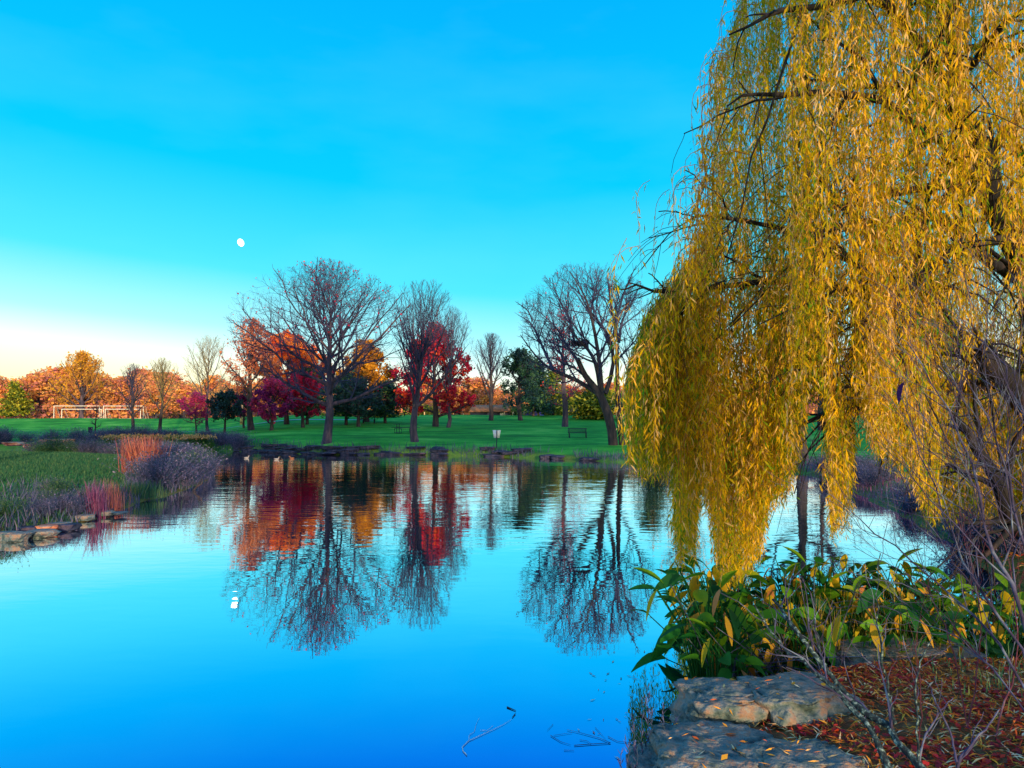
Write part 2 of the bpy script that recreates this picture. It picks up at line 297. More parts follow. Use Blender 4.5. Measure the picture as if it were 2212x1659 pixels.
def water_material():
    m = bpy.data.materials.new('pond_water'); m.use_nodes = True; nt = m.node_tree; nt.nodes.clear()
    out = node(nt, 'ShaderNodeOutputMaterial'); g = node(nt, 'ShaderNodeNewGeometry')
    sp = node(nt, 'ShaderNodeSeparateXYZ'); nt.links.new(g.outputs['Position'], sp.inputs[0])
    def nz(scale, detail, st, off=(0, 0, 0)):
        mp = node(nt, 'ShaderNodeMapping'); mp.inputs['Scale'].default_value = st; mp.inputs['Location'].default_value = off; nt.links.new(g.outputs['Position'], mp.inputs[0])
        n = node(nt, 'ShaderNodeTexNoise'); n.inputs['Scale'].default_value = scale; n.inputs['Detail'].default_value = detail; n.inputs['Roughness'].default_value = .5
        nt.links.new(mp.outputs[0], n.inputs['Vector']); return n.outputs[0]
    # wind ripples: calm near the bank, livelier in the middle of the pond
    wind = node(nt, 'ShaderNodeMapRange', interpolation_type='SMOOTHSTEP'); nt.links.new(sp.outputs[1], wind.inputs[0])
    wind.inputs[1].default_value = 7; wind.inputs[2].default_value = 26; wind.inputs[3].default_value = .12; wind.inputs[4].default_value = 1
    patch = mth(nt, 'ADD', mth(nt, 'MULTIPLY', nz(.08, 2, (1, 1.6, 1)), 1.4), -.1, clamp=True)
    h = mth(nt, 'ADD', mth(nt, 'MULTIPLY', nz(2.6, 2.5, (.5, 1, 1)), .55), mth(nt, 'MULTIPLY', nz(.6, 1, (.5, 1, 1), (9, 3, 0)), .9))
    h = mth(nt, 'MULTIPLY', h, mth(nt, 'MULTIPLY', wind.outputs[0], patch))
    bp = node(nt, 'ShaderNodeBump'); bp.inputs['Strength'].default_value = 1; bp.inputs['Distance'].default_value = .022
    nt.links.new(h, bp.inputs['Height'])
    gl = node(nt, 'ShaderNodeBsdfGlossy'); gl.inputs['Roughness'].default_value = .0; gl.inputs['Color'].default_value = (.85, .93, 1, 1)
    df = node(nt, 'ShaderNodeBsdfDiffuse'); df.inputs['Color'].default_value = (.0, .012, .09, 1)
    nt.links.new(bp.outputs[0], gl.inputs['Normal'])
    lw = node(nt, 'ShaderNodeLayerWeight'); lw.inputs[0].default_value = .5
    fr = ramp(nt, lw.outputs['Facing'], [(0, (.3,) * 3), (.5, (.7,) * 3), (.6, (.88,) * 3), (.77, (.95,) * 3), (1, (1,) * 3)])
    gc = ramp(nt, lw.outputs['Facing'], [(.45, (.02, .1, .55)), (.57, (.02, .24, .88)), (.68, (.25, .7, 1)), (.76, (.7, .9, 1)), (.85, (.95, .98, 1)), (1, (1, 1, 1))]); nt.links.new(gc, gl.inputs['Color'])
    mx = node(nt, 'ShaderNodeMixShader'); nt.links.new(fr, mx.inputs[0]); nt.links.new(df.outputs[0], mx.inputs[1]); nt.links.new(gl.outputs[0], mx.inputs[2])
    nt.links.new(mx.outputs[0], out.inputs[0]); return m
mb = MB().add([(-90, 1.5, 0), (20, 1.5, 0), (20, 75, 0), (-90, 75, 0)], [(0, 1, 2, 3)])
tag(mb.build('pond_water', water_material()), kind='structure')

# path across the lawn
def strip(name, pts, wd, matl):
    pts = np.array(pts); d = np.gradient(pts, axis=0); n = np.stack([-d[:, 1], d[:, 0]], 1); n /= np.linalg.norm(n, axis=1, keepdims=True)
    L = pts + n * wd / 2; Rr = pts - n * wd / 2; v = []
    for p in (L, Rr): v.append(np.stack([p[:, 0], p[:, 1], H(p[:, 0], p[:, 1]) + .05], 1))
    k = len(pts); i = np.arange(k - 1)
    return tag(MB().add(np.concatenate(v), np.stack([i + k, i + k + 1, i + 1, i], 1)).build(name, matl), kind='structure')
t = np.linspace(0, 1, 60)
strip('path', np.stack([-110 + 92 * t, 96 + 6 * np.sin(t * 3) + 4 * t * t], 1), 1.6, M['path'])

# ------------------------------------------------------------ moon
mp_ = P(520, 524, 4000); bm = bmesh.new(); bmesh.ops.create_uvsphere(bm, u_segments=32, v_segments=16, radius=1)
me = bpy.data.meshes.new('moon'); bm.to_mesh(me); bm.free()
mm = bpy.data.materials.new('moonlight'); mm.use_nodes = True; pb = mm.node_tree.nodes['Principled BSDF']
pb.inputs['Base Color'].default_value = (.9, .9, .9, 1); pb.inputs['Roughness'].default_value = 1
pb.inputs['Emission Color'].default_value = (.9, 1, 1, 1); pb.inputs['Emission Strength'].default_value = .85
me.materials.append(mm); mo = bpy.data.objects.new('moon', me); COL.objects.link(mo); mo.location = mp_
mo.scale = (16, 16, 21); mo.rotation_euler = (0, R(-25), 0)
for p in me.polygons: p.use_smooth = True
tag(mo, 'small white gibbous moon in the cyan sky', 'moon')

# ------------------------------------------------------------ tree generator
PROF = {
 'round': ([0, .15, .35, .6, .8, .93, 1], [.35, .75, .97, 1, .8, .5, .05]),
 'oak':   ([0, .12, .3, .5, .7, .85, .95, 1], [.5, .85, 1, .98, .82, .62, .4, .05]),
 'big':   ([0, .1, .3, .5, .7, .85, .95, 1], [.35, .65, .95, 1, .93, .72, .45, .08]),
 'vase':  ([0, .2, .45, .7, .85, .95, 1], [.12, .5, .85, 1, .85, .5, .1]),
 'egg':   ([0, .15, .4, .7, .9, 1], [.5, .95, 1, .72, .35, .03]),
 'cone':  ([0, .1, .3, .6, .85, 1], [.7, 1, .85, .55, .25, .02]),
 'flat':  ([0, .2, .5, .8, 1], [.8, 1, 1, .85, .3]),
}
class Env:
    def __init__(s, z0, z1, W, prof, cx=0, cy=0, asx=1.0):
        s.z0, s.z1, s.W, s.p, s.cx, s.cy = z0, z1, W, PROF[prof], cx, cy
    def inside(s, Pt, k=1.0):
        h = (Pt[..., 2] - s.z0) / (s.z1 - s.z0); r = np.interp(h, s.p[0], s.p[1], left=0.15, right=0) * s.W * k
        a = np.arctan2(Pt[..., 1] - s.cy, Pt[..., 0] - s.cx)
        r = r * (1 + .1 * np.sin(3 * a + h * 5) + .06 * np.sin(7 * a - h * 9))
        rr = np.hypot(Pt[..., 0] - s.cx, Pt[..., 1] - s.cy)
        return (rr < r) & (h < 1) & (h > -.15)
def spawn(rng, P0, R0, k, ang, ratio, t0, up, env, n, curv=.15, wob=.05, aim=False, rr=.6, rmin=.004, maxL=1e9):
    m, n0, _ = P0.shape
    t = t0 + (1 - t0) * ((np.arange(k)[None] + rng.random((m, k))) / k)
    fi = t * (n0 - 1); i0 = np.minimum(fi.astype(int), n0 - 2); fr = fi - i0
    mi = np.arange(m)[:, None]
    A = P0[mi, i0]; B = P0[mi, i0 + 1]; st = A + (B - A) * fr[..., None]; tn = B - A; tn /= np.linalg.norm(tn, axis=2, keepdims=True) + 1e-9
    rs = R0[mi, i0] * (1 - fr) + R0[mi, i0 + 1] * fr
    pl = np.linalg.norm(np.diff(P0, axis=1), axis=2).sum(1)[:, None]
    st = st.reshape(-1, 3); tn = tn.reshape(-1, 3); rs = rs.ravel(); pl = np.repeat(pl, k, 1).ravel(); t = t.ravel()
    N = len(st); ph = (np.tile(np.arange(k), m) * 2.4 + np.repeat(rng.random(m) * 6.28, k) + rng.normal(0, .35, N))
    ref = np.where(np.abs(tn[:, 2:3]) > .9, np.array([[1., 0, 0]]), np.array([[0, 0, 1.]])); a = np.cross(tn, ref); a /= np.linalg.norm(a, axis=1, keepdims=True); b = np.cross(tn, a)
    perp = a * np.cos(ph)[:, None] + b * np.sin(ph)[:, None]
    if np.ndim(ang) == 0: an = R(ang) * (1 + rng.normal(0, .18, N))
    else: an = R(1) * (ang[0] + (ang[1] - ang[0]) * (t - t0) / (1 - t0)) * (1 + rng.normal(0, .1, N))
    d = tn * np.cos(an)[:, None] + perp * np.sin(an)[:, None]; d[:, 2] += up; d /= np.linalg.norm(d, axis=1, keepdims=True)
    if aim:
        L = np.full(N, env.W * 2.6); 
    else: L = np.minimum(pl * ratio * (1.15 - .6 * t) * (.65 + .6 * rng.random(N)), maxL)
    s = np.linspace(0, 1, n)
    def poly(L):
        c = d[:, None, :] * (s[None, :, None] * L[:, None, None]); c[..., 2] += curv * L[:, None] * s[None] ** 2
        return st[:, None, :] + c
    for _ in range(14 if aim else 5):
        e = poly(L)[:, -1]; out = ~env.inside(e)
        L = np.where(out, L * (.88 if aim else .75), L)
    Q = poly(L); wn = rng.normal(0, 1, Q.shape); wn = np.cumsum(wn, 1); wn -= wn[:, :1]; Q = Q + wn * (wob * L / n)[:, None, None] * 1.6
    keep = L > .12
    r0 = np.minimum(rs * rr, L * .03 + rmin); r1 = np.maximum(r0 * .22, rmin * .7)
    RR = r0[:, None] + (r1 - r0)[:, None] * s[None]
    return Q[keep], RR[keep]
def leaf_quads(mb, rng, C, size, tint, flat=0.0, aspect=.7):
    N = len(C); a = rng.normal(0, 1, (N, 3)); a[:, 2] *= (1 - flat); a /= np.linalg.norm(a, axis=1, keepdims=True)
    b = rng.normal(0, 1, (N, 3)); b[:, 2] *= (1 - flat); b -= (a * b).sum(1, keepdims=True) * a; b /= np.linalg.norm(b, axis=1, keepdims=True) + 1e-9
    sz = (size * (.6 + .8 * rng.random(N)))[:, None]
    V = np.stack([C - a * sz * .5, C + b * sz * aspect * .5, C + a * sz * .5, C - b * sz * aspect * .5], 1)
    q = np.arange(N * 4).reshape(N, 4); mb.add(V, q, a=tint)
def tree(name, label, cat, x, y, top, W, prof='round', crown0=.28, trunk_r=.25, seed=1, limbs=12, lang=(70, 25), k2=8, k3=6, k4=4, up=.15, up2=.2, curv=.15,
         twig=None, bark=None, leaves=0, leaf_mat=None, leaf_size=.2, tint=(.2, 1), lean=(0, 0), trunk_top=.85, group=None, r4=.4, twr=.008, clump=0, base=None, n3=(.45, .42), lowtint=None, wob=.06, z=None):
    rng = np.random.default_rng(seed)
    gz = h1(x, y) if z is None else z
    hh = top - gz
    root = empty(name, (x, y, gz), 0, label, cat, group)
    env = Env(hh * crown0, hh, W, prof, lean[0], lean[1])
    nt_ = 10; s = np.linspace(0, 1, nt_); tz = hh * trunk_top
    tp = np.stack([lean[0] * s ** 1.3 + np.cumsum(rng.normal(0, .006 * hh, nt_)) * (s > .1), lean[1] * s + np.cumsum(rng.normal(0, .004 * hh, nt_)) * (s > .1), -.15 + (tz + .15) * s], 1)
    tr = trunk_r * (1 - .9 * s ** 1.1); tr[0] = trunk_r * 1.5
    tp = np.insert(tp, 1, tp[0] * .93 + tp[1] * .07, 0); tr = np.insert(tr, 1, trunk_r * 1.12)
    tb = MB().tubes(tp[None], tr[None], 12)
    L1, R1 = spawn(rng, tp[None, 1:], tr[None, 1:], limbs, lang, 1, crown0 * .85 / trunk_top, up, env, 8, curv, wob, aim=True, rr=.62, rmin=.02)
    tb.tubes(L1, R1, 6)
    tb.build('trunk', bark or M['bark'], root, True)
    cb = MB()
    L2, R2 = spawn(rng, L1, R1, k2, 45, n3[0], .15, up2 * .6, env, 6, curv * .7, wob, rmin=.012)
    LT, RT = spawn(rng, tp[None, -5:], tr[None, -5:], k2, 42, 1.0, .05, up2, env, 6, curv, wob, rmin=.012)
    L2 = np.concatenate([L2, LT]); R2 = np.concatenate([R2, RT])
    cb.tubes(L2, R2, 4, a=rng.random(len(L2)) * .5)
    L3, R3 = spawn(rng, L2, R2, k3, 42, n3[1], .15, up2 * .5, env, 4, curv * .5, wob, rmin=twr)
    cb.tubes(L3, R3, 3, a=rng.random(len(L3)))
    if k4:
        L4, R4 = spawn(rng, L3, R3, k4, 40, r4, .15, up2 * .5, env, 3, curv * .5, wob, rmin=twr * .75)
        cb.tubes(L4, R4, 3, a=rng.random(len(L4)))
    else: L4 = L3
    crown = cb.build('branches', twig or M['twig'], root)
    if leaves:
        lb = MB(); src = L4[rng.integers(0, len(L4), leaves)]; tt = rng.random(leaves)[:, None]
        C = src[:, 0] * (1 - tt) + src[:, -1] * tt + rng.normal(0, leaf_size * .6, (leaves, 3))
        hf = np.clip((C[:, 2] / hh - crown0) / (1 - crown0), 0, 1)
        tn = tint[0] + (tint[1] - tint[0]) * np.clip(rng.random(leaves) * .6 + .4 * (.5 + .5 * np.sin(C[:, 0] * 1.3 + C[:, 2] * 1.7 + seed)), 0, 1)
        leaf_quads(lb, rng, C, leaf_size, tn)
        lb.build('foliage', leaf_mat, crown)
    return root
def conifer(name, label, cat, x, y, top, W, seed=1, m=None, group=None, n=5200, prof='cone', crown0=.12, size=.35, bark=None, tint=(0, 1), r=.2):
    rng = np.random.default_rng(seed); gz = h1(x, y); hh = top - gz; root = empty(name, (x, y, gz), 0, label, cat, group)
    tb = MB().tube([(0, 0, -.1), (.02, 0, hh * .4), (0, .03, hh * .97)], [r, r * .7, .03], 8)
    bn = 70; hz = hh * (crown0 + (.97 - crown0) * rng.random(bn)); a = rng.random(bn) * 6.283
    rr = np.interp((hz / hh - crown0) / (1 - crown0), *PROF[prof]) * W * (.75 + .4 * rng.random(bn))
    s = np.linspace(0, 1, 5)
    Q = np.stack([np.cos(a)[:, None] * rr[:, None] * s, np.sin(a)[:, None] * rr[:, None] * s, hz[:, None] + (-.12 * s + .05 * s ** 2)[None] * rr[:, None]], -1)
    tb.tubes(Q, .05 * (1 - .8 * s)[None] * np.ones((bn, 1)), 4); tb.build('trunk', bark or M['bark_dark'], root, True)
    k = rng.integers(0, bn, n); t = (.15 + .9 * rng.random(n) ** .8); i = np.minimum((t * 4).astype(int), 3); f = (t * 4 - i)[:, None]
    C = Q[k, i] * (1 - f) + Q[k, i + 1] * f + rng.normal(0, 1, (n, 3)) * np.array([.16, .16, .09]) * W * .8
    tn = tint[0] + (tint[1] - tint[0]) * rng.random(n)
    lb = MB(); leaf_quads(lb, rng, C, size, tn, flat=.45, aspect=.5); lb.build('foliage', m or M['needle'], root)
    return root
def px(u, d): return (u - CU) / F * d
def zt(v, d): return float(P(CU, v, d)[2])
#---SPLIT---
# ------------------------------------------------------------ the named trees on the far lawn
def T(name, label, u, d, vtop, wpx, **kw):
    return tree(name, label, 'tree', px(u, d), d, zt(vtop, d), wpx * d / F, **kw)
T('oak_tree', 'biggest bare spreading tree of the far bank with few red leaves', 706, 60, 562, 200, prof='big', crown0=.22, trunk_r=.36, seed=11,
  limbs=26, lang=(72, 24), k2=10, k3=7, k4=4, up=.1, up2=.15, curv=.12, leaves=900, leaf_mat=M['leaf_red'], leaf_size=.15, tint=(0, .8), trunk_top=.78, r4=.5, twr=.0085, n3=(.55, .5), wob=.1)
T('bare_tree', 'tall vase-shaped bare tree on the bank beside the picnic table', 897, 60, 600, 92, prof='vase', crown0=.22, trunk_r=.31, seed=5,
  limbs=20, lang=(50, 10), k2=9, k3=6, k4=3, up=.2, up2=.5, curv=.22, trunk_top=.62, lean=(.6, 0), twr=.009)
T('bare_tree', 'bare tree rising behind the crimson maple, rounded twiggy top', 968, 82, 655, 58, prof='vase', crown0=.25, trunk_r=.22, seed=6, limbs=14, lang=(45, 10), k2=8, k3=6, k4=3, up=.2, up2=.5, curv=.3, trunk_top=.7)
T('maple_tree', 'crimson-leaved maple right of the tall vase-shaped tree', 941, 84, 688, 92, prof='egg', crown0=.1, trunk_r=.34, seed=7, limbs=18, lang=(85, 30), k2=7, k3=5, k4=3,
  leaves=15000, leaf_mat=M['leaf_red'], leaf_size=.28, tint=(.1, 1), bark=M['bark_dark'])
T('maple_tree', 'gold and olive-leaved tree between the two tall bare trees', 793, 96, 728, 72, prof='egg', crown0=.1, trunk_r=.36, seed=8, limbs=18, lang=(85, 30), k2=7, k3=5, k4=3,
  leaves=15000, leaf_mat=M['leaf_gold'], leaf_size=.34, tint=(0, .9), bark=M['bark_dark'])
T('maple_tree', 'big orange-leaved maple left of the biggest tree', 620, 92, 716, 96, prof='round', crown0=.12, trunk_r=.32, seed=9, limbs=20, lang=(85, 25), k2=7, k3=5, k4=3,
  leaves=19000, leaf_mat=M['leaf_orange'], leaf_size=.3, tint=(.1, .95), bark=M['bark_dark'])
T('maple_tree', 'thin-leaved russet tree with pinkish crown at the left of the maples', 544, 84, 678, 62, prof='oak', crown0=.2, trunk_r=.36, seed=10, limbs=18, lang=(75, 20), k2=9, k3=6, k4=4,
  leaves=5600, leaf_mat=M['leaf_pink'], leaf_size=.2, tint=(0, 1), twig=M['twig'], bark=M['bark_dark'])
T('crabapple_tree', 'low purple-red tree in front of the orange maple', 587, 78, 812, 52, prof='round', crown0=.12, trunk_r=.2, seed=12, limbs=14, lang=(85, 30), k2=7, k3=5, k4=2,
  leaves=6500, leaf_mat=M['leaf_plum'], leaf_size=.2, tint=(0, 1), bark=M['bark_dark'])
T('crabapple_tree', 'broad low crimson-purple tree between the plum tree and the biggest trunk', 655, 82, 800, 56, prof='round', crown0=.14, trunk_r=.2, seed=121, limbs=14, lang=(85, 30), k2=7, k3=5, k4=2,
  leaves=6500, leaf_mat=M['leaf_red'], leaf_size=.22, tint=(0, .6), bark=M['bark_dark'])
T('crabapple_tree', 'small dusky plum tree right beside the low dark round tree', 528, 92, 838, 36, prof='round', crown0=.14, trunk_r=.14, seed=122, limbs=14, lang=(85, 30), k2=7, k3=5, k4=2,
  leaves=3600, leaf_mat=M['leaf_plum'], leaf_size=.22, tint=(0, .7), bark=M['bark_dark'])
T('young_oak', 'broad dark blue-green tree with rusty patches between the two tall bare trees', 775, 84, 815, 58, prof='flat', crown0=.18, trunk_r=.22, seed=123, limbs=16, lang=(88, 30), k2=7, k3=5, k4=2,
  leaves=5200, leaf_mat=M['needle'], leaf_size=.25, tint=(0, .6), bark=M['bark_dark'])
T('crabapple_tree', 'low dark round tree with forked trunk left of the russet tree', 487, 80, 843, 46, prof='flat', crown0=.32, trunk_r=.14, seed=13, limbs=12, lang=(85, 40), k2=7, k3=5, k4=2,
  leaves=5000, leaf_mat=M['needle'], leaf_size=.22, tint=(0, .5), bark=M['bark_dark'])
T('crabapple_tree', 'small plum-coloured tree behind the low dark round tree', 425, 95, 842, 40, prof='round', crown0=.15, trunk_r=.12, seed=14, limbs=12, lang=(85, 40), k2=7, k3=5, k4=2,
  leaves=2600, leaf_mat=M['leaf_plum'], leaf_size=.2, tint=(.2, 1), bark=M['bark_dark'])
T('bare_tree', 'pale wide bare tree over the low dark round tree', 450, 98, 722, 76, prof='oak', crown0=.18, trunk_r=.2, seed=15, limbs=16, lang=(60, 18), k2=8, k3=6, k4=4, up2=.4, curv=.25, twig=M['twig_green'], bark=M['bark'])
T('bare_tree', 'slim bare tree between the soccer goals and the pale wide tree', 347, 100, 770, 42, prof='vase', crown0=.25, trunk_r=.24, seed=16, limbs=14, lang=(52, 15), k2=8, k3=6, k4=3, up2=.5, curv=.3, twig=M['twig_green'], bark=M['bark_dark'])
T('bare_tree', 'bare tree standing in front of the right soccer goal', 288, 104, 782, 44, prof='round', crown0=.22, trunk_r=.24, seed=17, limbs=18, lang=(75, 12), k2=8, k3=6, k4=3, up2=.4, curv=.25, twig=M['twig'], bark=M['bark_dark'])
T('young_tree', 'thin plum-coloured young tree in front of the left soccer goal', 208, 92, 850, 18, prof='egg', crown0=.1, trunk_r=.1, seed=18, limbs=14, lang=(85, 30), k2=6, k3=4, k4=2, twig=M['twig'], bark=M['bark_dark'])
T('cottonwood_tree', 'broad golden-lit bare tree behind the left soccer goal', 176, 165, 758, 66, prof='oak', crown0=.12, trunk_r=.5, seed=19, limbs=20, lang=(70, 12), k2=9, k3=7, k4=4, up2=.4, curv=.2, twig=M['twig_gold'], twr=.03,
  leaves=2500, leaf_mat=M['leaf_gold'], leaf_size=.4, tint=(.5, 1))
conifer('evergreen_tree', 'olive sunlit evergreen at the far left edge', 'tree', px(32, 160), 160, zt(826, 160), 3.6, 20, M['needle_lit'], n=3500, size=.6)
T('bare_tree', 'bare vase-shaped tree right of the crimson maple', 1060, 100, 716, 45, prof='vase', crown0=.24, trunk_r=.3, seed=21, limbs=16, lang=(50, 10), k2=8, k3=6, k4=4, up2=.5, curv=.3, twig=M['twig'], bark=M['bark_dark'])
T('oak_tree', 'small oak with green leaves low down and bare top, right of centre', 1125, 100, 748, 48, prof='flat', crown0=.2, trunk_r=.3, seed=22, limbs=18, lang=(88, 15), k2=7, k3=5, k4=3, up=.02,
  leaves=6500, leaf_mat=M['needle'], leaf_size=.25, tint=(0, .95), bark=M['bark_dark'])
T('oak_tree', 'straight tree with rust-lit trunk and level lower boughs behind the bench', 1220, 84, 640, 56, prof='egg', crown0=.12, trunk_r=.34, seed=23, limbs=24, lang=(95, 20), k2=7, k3=6, k4=3, up=.02, up2=.2,
  leaves=1800, leaf_mat=M['leaf_red'], leaf_size=.17, tint=(.2, .9), bark=M['bark'])

# leaning many-limbed tree at the right of the far bank
def leaning_tree():
    d = 54; b = ground(1325, 962); d = b[1]; rng = np.random.default_rng(31)
    root = empty('leaning_tree', b, 0, 'dark leaning bare tree with bird nest, beside the weeping willow', 'tree')
    def pl(pts, r0, r1, dy):
        n = len(pts); q = np.array([P(u, v, d) for u, v in pts]) - b; q[:, 1] += dy * np.linspace(0, 1, n) ** 1.2
        s = np.linspace(0, 1, n); ss = np.linspace(0, 1, 10)
        q = np.stack([np.interp(ss, s, q[:, k]) for k in range(3)], 1); q[1:-1] = (q[:-2] + 2 * q[1:-1] + q[2:]) / 4
        return q, np.interp(ss, [0, 1], [r0, r1])
    S = [pl([(1325, 966), (1322, 930), (1312, 890), (1300, 862)], .36, .3, 0), pl([(1300, 862), (1285, 838), (1262, 812), (1245, 775)], .27, .17, -.6), pl([(1345, 966), (1338, 900), (1336, 830), (1337, 740)], .24, .13, 1.)]
    limbs = [pl([(1292, 850), (1240, 815), (1195, 800), (1160, 768), (1125, 715)], .18, .03, 2.5), pl([(1195, 800), (1170, 740), (1150, 690), (1120, 668)], .12, .02, 3.),
             pl([(1245, 775), (1225, 745), (1200, 700), (1160, 665)], .12, .02, 1.), pl([(1300, 862), (1292, 810), (1282, 775), (1265, 755), (1240, 735), (1215, 700)], .2, .03, -2),
             pl([(1240, 735), (1230, 690), (1200, 640), (1190, 610)], .1, .02, -1.5), pl([(1300, 862), (1297, 800), (1288, 740), (1275, 680), (1262, 640), (1230, 595)], .19, .03, -1),
             pl([(1275, 680), (1285, 630), (1300, 580)], .1, .02, 1.2), pl([(1308, 850), (1330, 790), (1325, 730), (1300, 690), (1270, 655), (1250, 600)], .17, .03, 2.5),
             pl([(1325, 730), (1332, 680), (1345, 630), (1365, 585)], .13, .02, -2), pl([(1337, 740), (1345, 690), (1375, 640), (1395, 600)], .12, .02, 2), pl([(1337, 740), (1325, 670), (1320, 600), (1325, 578)], .12, .02, 3.),
             pl([(1262, 812), (1235, 790), (1215, 790), (1190, 772), (1170, 790)], .09, .02, -2.5), pl([(1150, 690), (1138, 672), (1115, 662)], .06, .02, -2), pl([(1338, 862), (1375, 790), (1390, 720), (1400, 660)], .13, .02, 1)]
    tb = MB()
    for q, r in S + limbs[:1] + limbs[3:4] + limbs[5:6] + limbs[7:8]: tb.tube(q, r, 8)
    tb.build('trunk', M['bark_dark'], root, True)
    L1 = np.stack([q for q, r in limbs]); R1 = np.stack([r for q, r in limbs])
    class E2:
        W = 5
        def inside(s, Q, k=1.0):
            c = P(1268, 705, d) - b; e = Q - c
            return (e[..., 0] / (152 * d / F)) ** 2 + (e[..., 2] / (140 * d / F)) ** 2 + (e[..., 1] / 4.5) ** 2 < 1.05
    env = E2(); cb = MB(); cb.tubes(L1, R1, 6, a=.2)
    L2, R2 = spawn(rng, L1, R1, 11, 42, .55, .15, .12, env, 6, .12, .07, rmin=.014); cb.tubes(L2, R2, 4, a=.3)
    L3, R3 = spawn(rng, L2, R2, 8, 38, .55, .15, .06, env, 4, .05, .06, rmin=.01); cb.tubes(L3, R3, 3, a=rng.random(len(L3)))
    L4, R4 = spawn(rng, L3, R3, 5, 35, .5, .15, .02, env, 3, .02, .05, rmin=.008); cb.tubes(L4, R4, 3, a=rng.random(len(L4)))
    cb.build('branches', M['twig'], root)
    n = 160; src = L4[rng.integers(0, len(L4), n)]; lb = MB(); leaf_quads(lb, rng, src[:, -1], .13, rng.random(n)); lb.build('foliage', M['leaf_red'], root)
    # nest in a fork
    c = P(1252, 742, d - .8); nb = MB(); k = 260; a = rng.random(k) * 6.28; rr = .2 + .3 * rng.random(k); hz = (rng.random(k) - .5) * .35
    p0 = np.stack([np.cos(a) * rr * 1.2, np.sin(a) * rr, hz * (1 - .4 * rr)], 1); dd = np.stack([-np.sin(a), np.cos(a), rng.normal(0, .3, k)], 1) * (.25 + .25 * rng.random(k))[:, None]
    nb.tubes(np.stack([p0 - dd, p0 + dd * .1, p0 + dd * .8], 1), np.full((k, 3), .018), 3)
    o = nb.build('bird_nest', M['bark_dark']); o.location = c; tag(o, 'dark twig bird nest in a fork of the leaning tree', 'nest')
leaning_tree()

# trees behind the willow on the right bank
T('oak_tree', 'thick-trunked tree seen through the gap under the willow', 1732, 41, 560, 230, prof='oak', crown0=.3, trunk_r=.3, seed=41, limbs=16, lang=(80, 25), k2=8, k3=6, k4=3, bark=M['bark_dark'])
T('bare_tree', 'bare tree with level boughs behind the gap under the willow', 1775, 76, 640, 110, prof='oak', crown0=.12, trunk_r=.4, seed=42, limbs=20, lang=(90, 25), k2=8, k3=5, k4=3, up=.02, bark=M['bark_dark'])
T('bare_tree', 'bare tree mostly hidden by the left willow strands', 1470, 70, 660, 80, prof='round', crown0=.2, trunk_r=.28, seed=43, limbs=16, lang=(80, 25), k2=7, k3=5, k4=3, bark=M['bark_dark'], leaves=900, leaf_mat=M['leaf_gold'], leaf_size=.2)
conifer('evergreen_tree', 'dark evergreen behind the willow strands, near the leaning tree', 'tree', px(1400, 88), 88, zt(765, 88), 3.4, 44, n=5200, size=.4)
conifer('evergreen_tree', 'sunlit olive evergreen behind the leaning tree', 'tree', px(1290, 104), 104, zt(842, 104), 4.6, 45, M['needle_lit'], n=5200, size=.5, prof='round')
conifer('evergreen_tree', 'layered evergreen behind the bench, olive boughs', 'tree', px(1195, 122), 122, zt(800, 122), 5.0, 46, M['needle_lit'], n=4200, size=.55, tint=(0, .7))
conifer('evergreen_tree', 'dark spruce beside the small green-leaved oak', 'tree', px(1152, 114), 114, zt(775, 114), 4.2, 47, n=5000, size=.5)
conifer('evergreen_tree', 'dark blue-green spruce just left of the biggest tree', 'tree', px(664, 90), 90, zt(792, 90), 2.6, 48, n=3600, size=.4, prof='egg', crown0=.2)
conifer('evergreen_tree', 'dark blue-green spruce just right of the biggest tree', 'tree', px(748, 88), 88, zt(806, 88), 2.6, 49, n=3400, size=.42, prof='egg', crown0=.22)
conifer('evergreen_tree', 'dark spruce mass under the gold-leaved tree', 'tree', px(832, 92), 92, zt(825, 92), 2.8, 50, n=3000, size=.42, prof='egg', crown0=.22)

# far woods: individual trees behind the fields
FW = []
for k, (pf, tw, ls, sd) in enumerate([('round', 'twig_gold', 1400, 61), ('oak', 'twig_gold', 800, 62), ('egg', 'twig', 1500, 63), ('vase', 'twig_green', 300, 64)]):
    t_ = tree('woodland_tree', '', 'tree', 0, -60 - 9 * k, 9, 4.2, prof=pf, crown0=.06, trunk_r=.22, seed=sd, limbs=14, lang=(75, 20), k2=7, k3=6, k4=2, twig=M[tw], leaves=ls * 2, leaf_mat=M['wood_far'], leaf_size=.42, tint=(0, 1), twr=.035, z=0)
    FW.append(t_)
rng = np.random.default_rng(70); used = [False] * 4
def woods(u0, u1, vt, d0, d1, n, label, group, kinds=(0, 1, 2, 3), wf=1.0):
    for i in range(n):
        u = u0 + (u1 - u0) * (i + rng.random()) / n; d = d0 + (d1 - d0) * rng.random(); k = kinds[int(rng.integers(len(kinds)))]
        x = px(u, d); z = h1(x, d) - .1; top = zt(vt(u) + rng.normal(0, 9), d); s = (top - z) / 9.0
        o = FW[k] if not used[k] else copy_tree(FW[k]); used[k] = True
        o.location = (x, d, z); o.rotation_euler.z = rng.random() * 6.28; wf_ = wf * (.9 + .4 * rng.random()); o.scale = (s * wf_, s * wf_, s)
        tag(o, label, 'tree', group)
woods(-80, 330, lambda u: 806 + 10 * math.sin(u * .03), 175, 215, 24, 'orange and pink autumn tree of the wood behind the soccer goals', 'trees of the wood behind the soccer goals', (0, 1, 1, 2), 1.3)
woods(300, 560, lambda u: 826 + 8 * math.sin(u * .05), 150, 200, 16, 'russet tree of the tree line behind the pale wide bare tree', 'trees of the tree line behind the pale wide bare tree', (0, 2, 3), 1.3)
